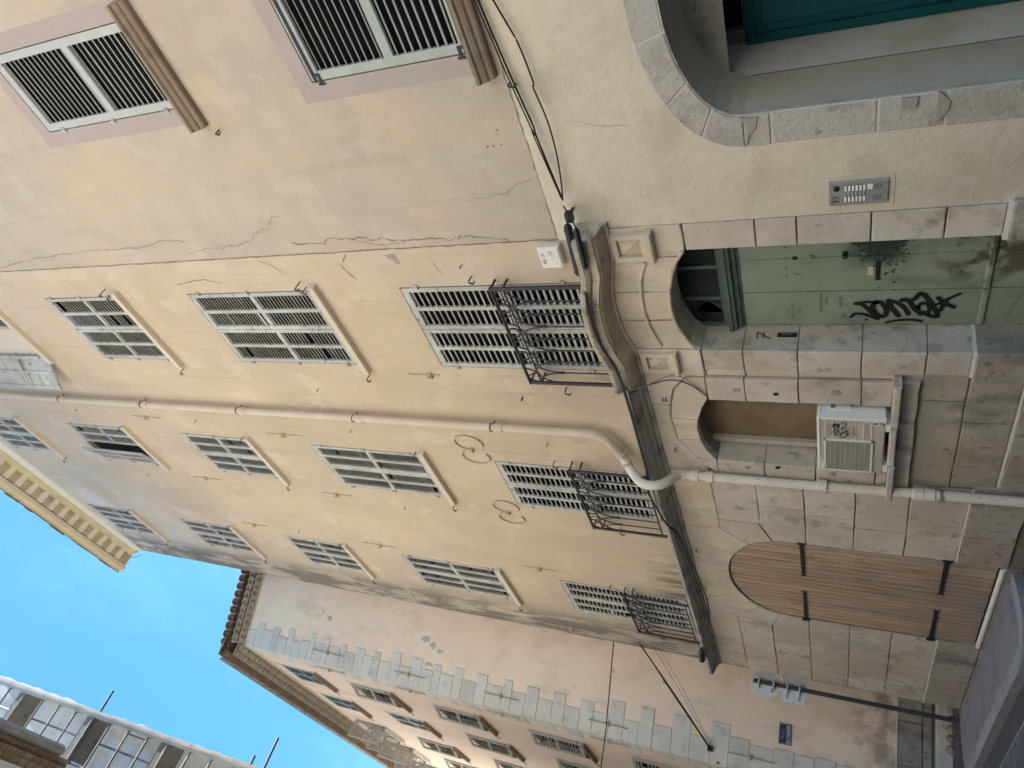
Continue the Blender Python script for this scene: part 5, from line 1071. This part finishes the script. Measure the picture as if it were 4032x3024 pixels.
top('cable', MB().tube(smooth_pts(P3(t3,[(730,825,-.26),(820,785,-.16),(930,752,-.05),(1010,752,-.045),(1080,775,-.045),(1140,815,-.04),(1190,858,-.03)]), 4), .006, 6), M_black, 'black cable arching from the cornice into the air conditioner niche', 'cable')
# wires over the side alley
def onray(px, py, X): return atX(px, py, X)
cl = zc3.px(465,1475); f1 = F1.inverted(); nrm = F1.to_3x3() @ Vector((0,-1,0))
def onC1(px, py, off):
    d = ray(px, py); c = CC+nrm*off; t = nrm.dot(c-CAM)/nrm.dot(d); return CAM+d*t
e1 = onC1(*cl, .06); e2 = onC1(*zc3.px(545,1620), .05)
s0 = zc3.px(0,745); far = atX(*zc2.px(1530,600), -13.22); far = far+(far-e1)*.35
cable('thick black cable crossing the alley to the quoin clamp', [e2, e1, (e1+far)/2+Vector((0,0,-.02)), far], .014)
far2 = atX(*zc2.px(1545,600), -13.22); far2 = far2+(far2-e1)*.35
cable('thin black cable running close along the thick one over the alley', [e2+Vector((0,0,.03)), e1+Vector((0,0,.02)), (e1+far2)/2+Vector((0,0,.03)), far2], .007)
for i, (a, c) in enumerate(((0,655),(25,635))):
    f_ = atX(*zc3.px(a, c), -13.25); f_ = f_+(f_-e1)*.3
    cable(('upper','lower')[i]+' thin brown wire fanning out from the quoin clamp over the alley', [e1+Vector((0,0,-.03-.02*i)), (e1+f_)/2+Vector((0,0,-.05-.03*i)), f_], .004, mt=M_rust)
obj_c = top('cable_clamp', MB().box(e1.x-.04,e1.x+.04,e1.y-.05,e1.y+.04,e1.z-.05,e1.z+.05).tube([e1, e1-nrm*.1], .012, 6), M_black, 'black cable clamp bolted to the quoin stones', 'clamp')
h0 = atX(*zc2.px(1219,535), -13.3); h1 = atX(*zc2.px(1150,1300), -14.0); h2 = atX(*zc2.px(1105,1655), -14.6); h3 = h2+(h2-h1)*1.6
cable('single black cable strung across the street end high over the alley', [h0+(h0-h1)*.3, h0, h1, h2, h3], .011)
# antenna wire at the roof end
top('cable', MB().tube(smooth_pts([atX(*Rg(0,1900,560,2212).px(a, c), -13.3) for a, c in ((1900,1170),(2020,1172),(2120,1160),(2210,1120))], 4), .008, 5), mat('slate_blue_wire', (.10,.16,.26), .6), 'loose blue wire curling from the roof corner', 'cable')

# ------------------------------------------------------------------ sign post
N_ = thing('sign_post', 'dark grey post with a round sign and two plates seen from behind', 'sign post', (-13.72, .04, -.1))
px_, py_ = -13.72, .04
obj('post', MB().box(px_-.03,px_+.03,py_-.03,py_+.03,-.1,3.14), M_pole, N_)
xs_ = px_-.045
pts = [(.25*math.cos(2*math.pi*i/40), .25*math.sin(2*math.pi*i/40)) for i in range(40)]
zc_ = 2.93
b = MB().add([(xs_,py_+a,zc_+c) for a, c in pts]+[(xs_-.004,py_+a,zc_+c) for a, c in pts], [tuple(range(40)), tuple(range(79,39,-1))]+[(i,(i+1) % 40,40+(i+1) % 40,40+i) for i in range(40)])
b.tube([(xs_,py_+.25*math.cos(2*math.pi*i/40),zc_+.25*math.sin(2*math.pi*i/40)) for i in range(41)], .010, 5, caps=False)
sg = obj('round_sign', b, M_signback, N_, smooth=True)
def rplate(z0, z1):
    b = MB(); pts = []
    for cy_, cz_, a0 in ((1,1,0),(-1,1,90),(-1,-1,180),(1,-1,270)):
        for t in span(0,90,4): pts.append((py_+cy_*(.25-.03)+.03*math.cos(R(t+a0)), (z0+z1)/2+cz_*((z1-z0)/2-.03)+.03*math.sin(R(t+a0))))
    n = len(pts); b.add([(xs_,y,z) for y,z in pts]+[(xs_-.004,y,z) for y,z in pts], [tuple(range(n)), tuple(range(2*n-1,n-1,-1))]+[(i,(i+1) % n,n+(i+1) % n,n+i) for i in range(n)]); 
    b.tube([(xs_,y,z) for y,z in pts+pts[:1]], .006, 5, caps=False); return obj('plate_sign', b, M_signback, N_, smooth=True)
rplate(2.47,2.66); rplate(2.27,2.46)
for z in (3.05,2.80,2.57,2.37): obj('clamp_band', MB().box(xs_,px_+.036,py_-.11,py_+.06,z-.008,z+.008).box(px_+.03,px_+.040,py_-.035,py_+.035,z-.012,z+.012), M_acl, N_)
obj('maker_mark', MB().box(xs_+.001,xs_+.003,py_-.13,py_-.06,2.80,2.83), M_sblue, N_)
for z in (2.565,2.365): obj('maker_mark', MB().box(xs_+.001,xs_+.003,py_-.19,py_-.08,z-.02,z+.02), M_grill, N_)

# ------------------------------------------------------------------ street name sign on the pink wall
Q = thing('street_name_sign', 'blue enamel street name sign with a scratched upper line on pink wall', 'street sign', tuple(F1 @ Vector((.82,-.02,2.57))))
def qobj(name, mb, mt): 
    if isinstance(mb, MB): return obj(name, mb.xf(F1), mt, Q)
    return None
qobj('plate', MB().prism(rect(.635,1.012,2.565,2.795), -.022, .0, .003), M_sblue)
b = MB(); x0,x1,z0,z1 = .645,1.002,2.575,2.785
b.box(x0,x1,-.0235,-.022,z0,z0+.004).box(x0,x1,-.0235,-.022,z1-.004,z1).box(x0,x0+.004,-.0235,-.022,z0,z1).box(x1-.004,x1,-.0235,-.022,z0,z1); qobj('border', b, M_enw)
obj('lettering', text_mesh('DU MURIER', .088), M_enw, Q, M=F1 @ Matrix.Translation((.823,-.0240,2.618)) @ FACE @ Matrix.Diagonal((.72,1.05,1,1)))
obj('lettering', text_mesh('R U E', .062), mat('scratched_enamel', (.20,.19,.22), .6), Q, M=F1 @ Matrix.Translation((.823,-.0240,2.715)) @ FACE)
b = MB()
for k in range(9): 
    x = random.uniform(.74,.92); z = random.uniform(2.69,2.75); b.ribbon([(x,z),(x+random.uniform(-.03,.03),z+random.uniform(-.03,.03))], .012, -.0245-.0003*k)
qobj('scratches', b, M_rust)
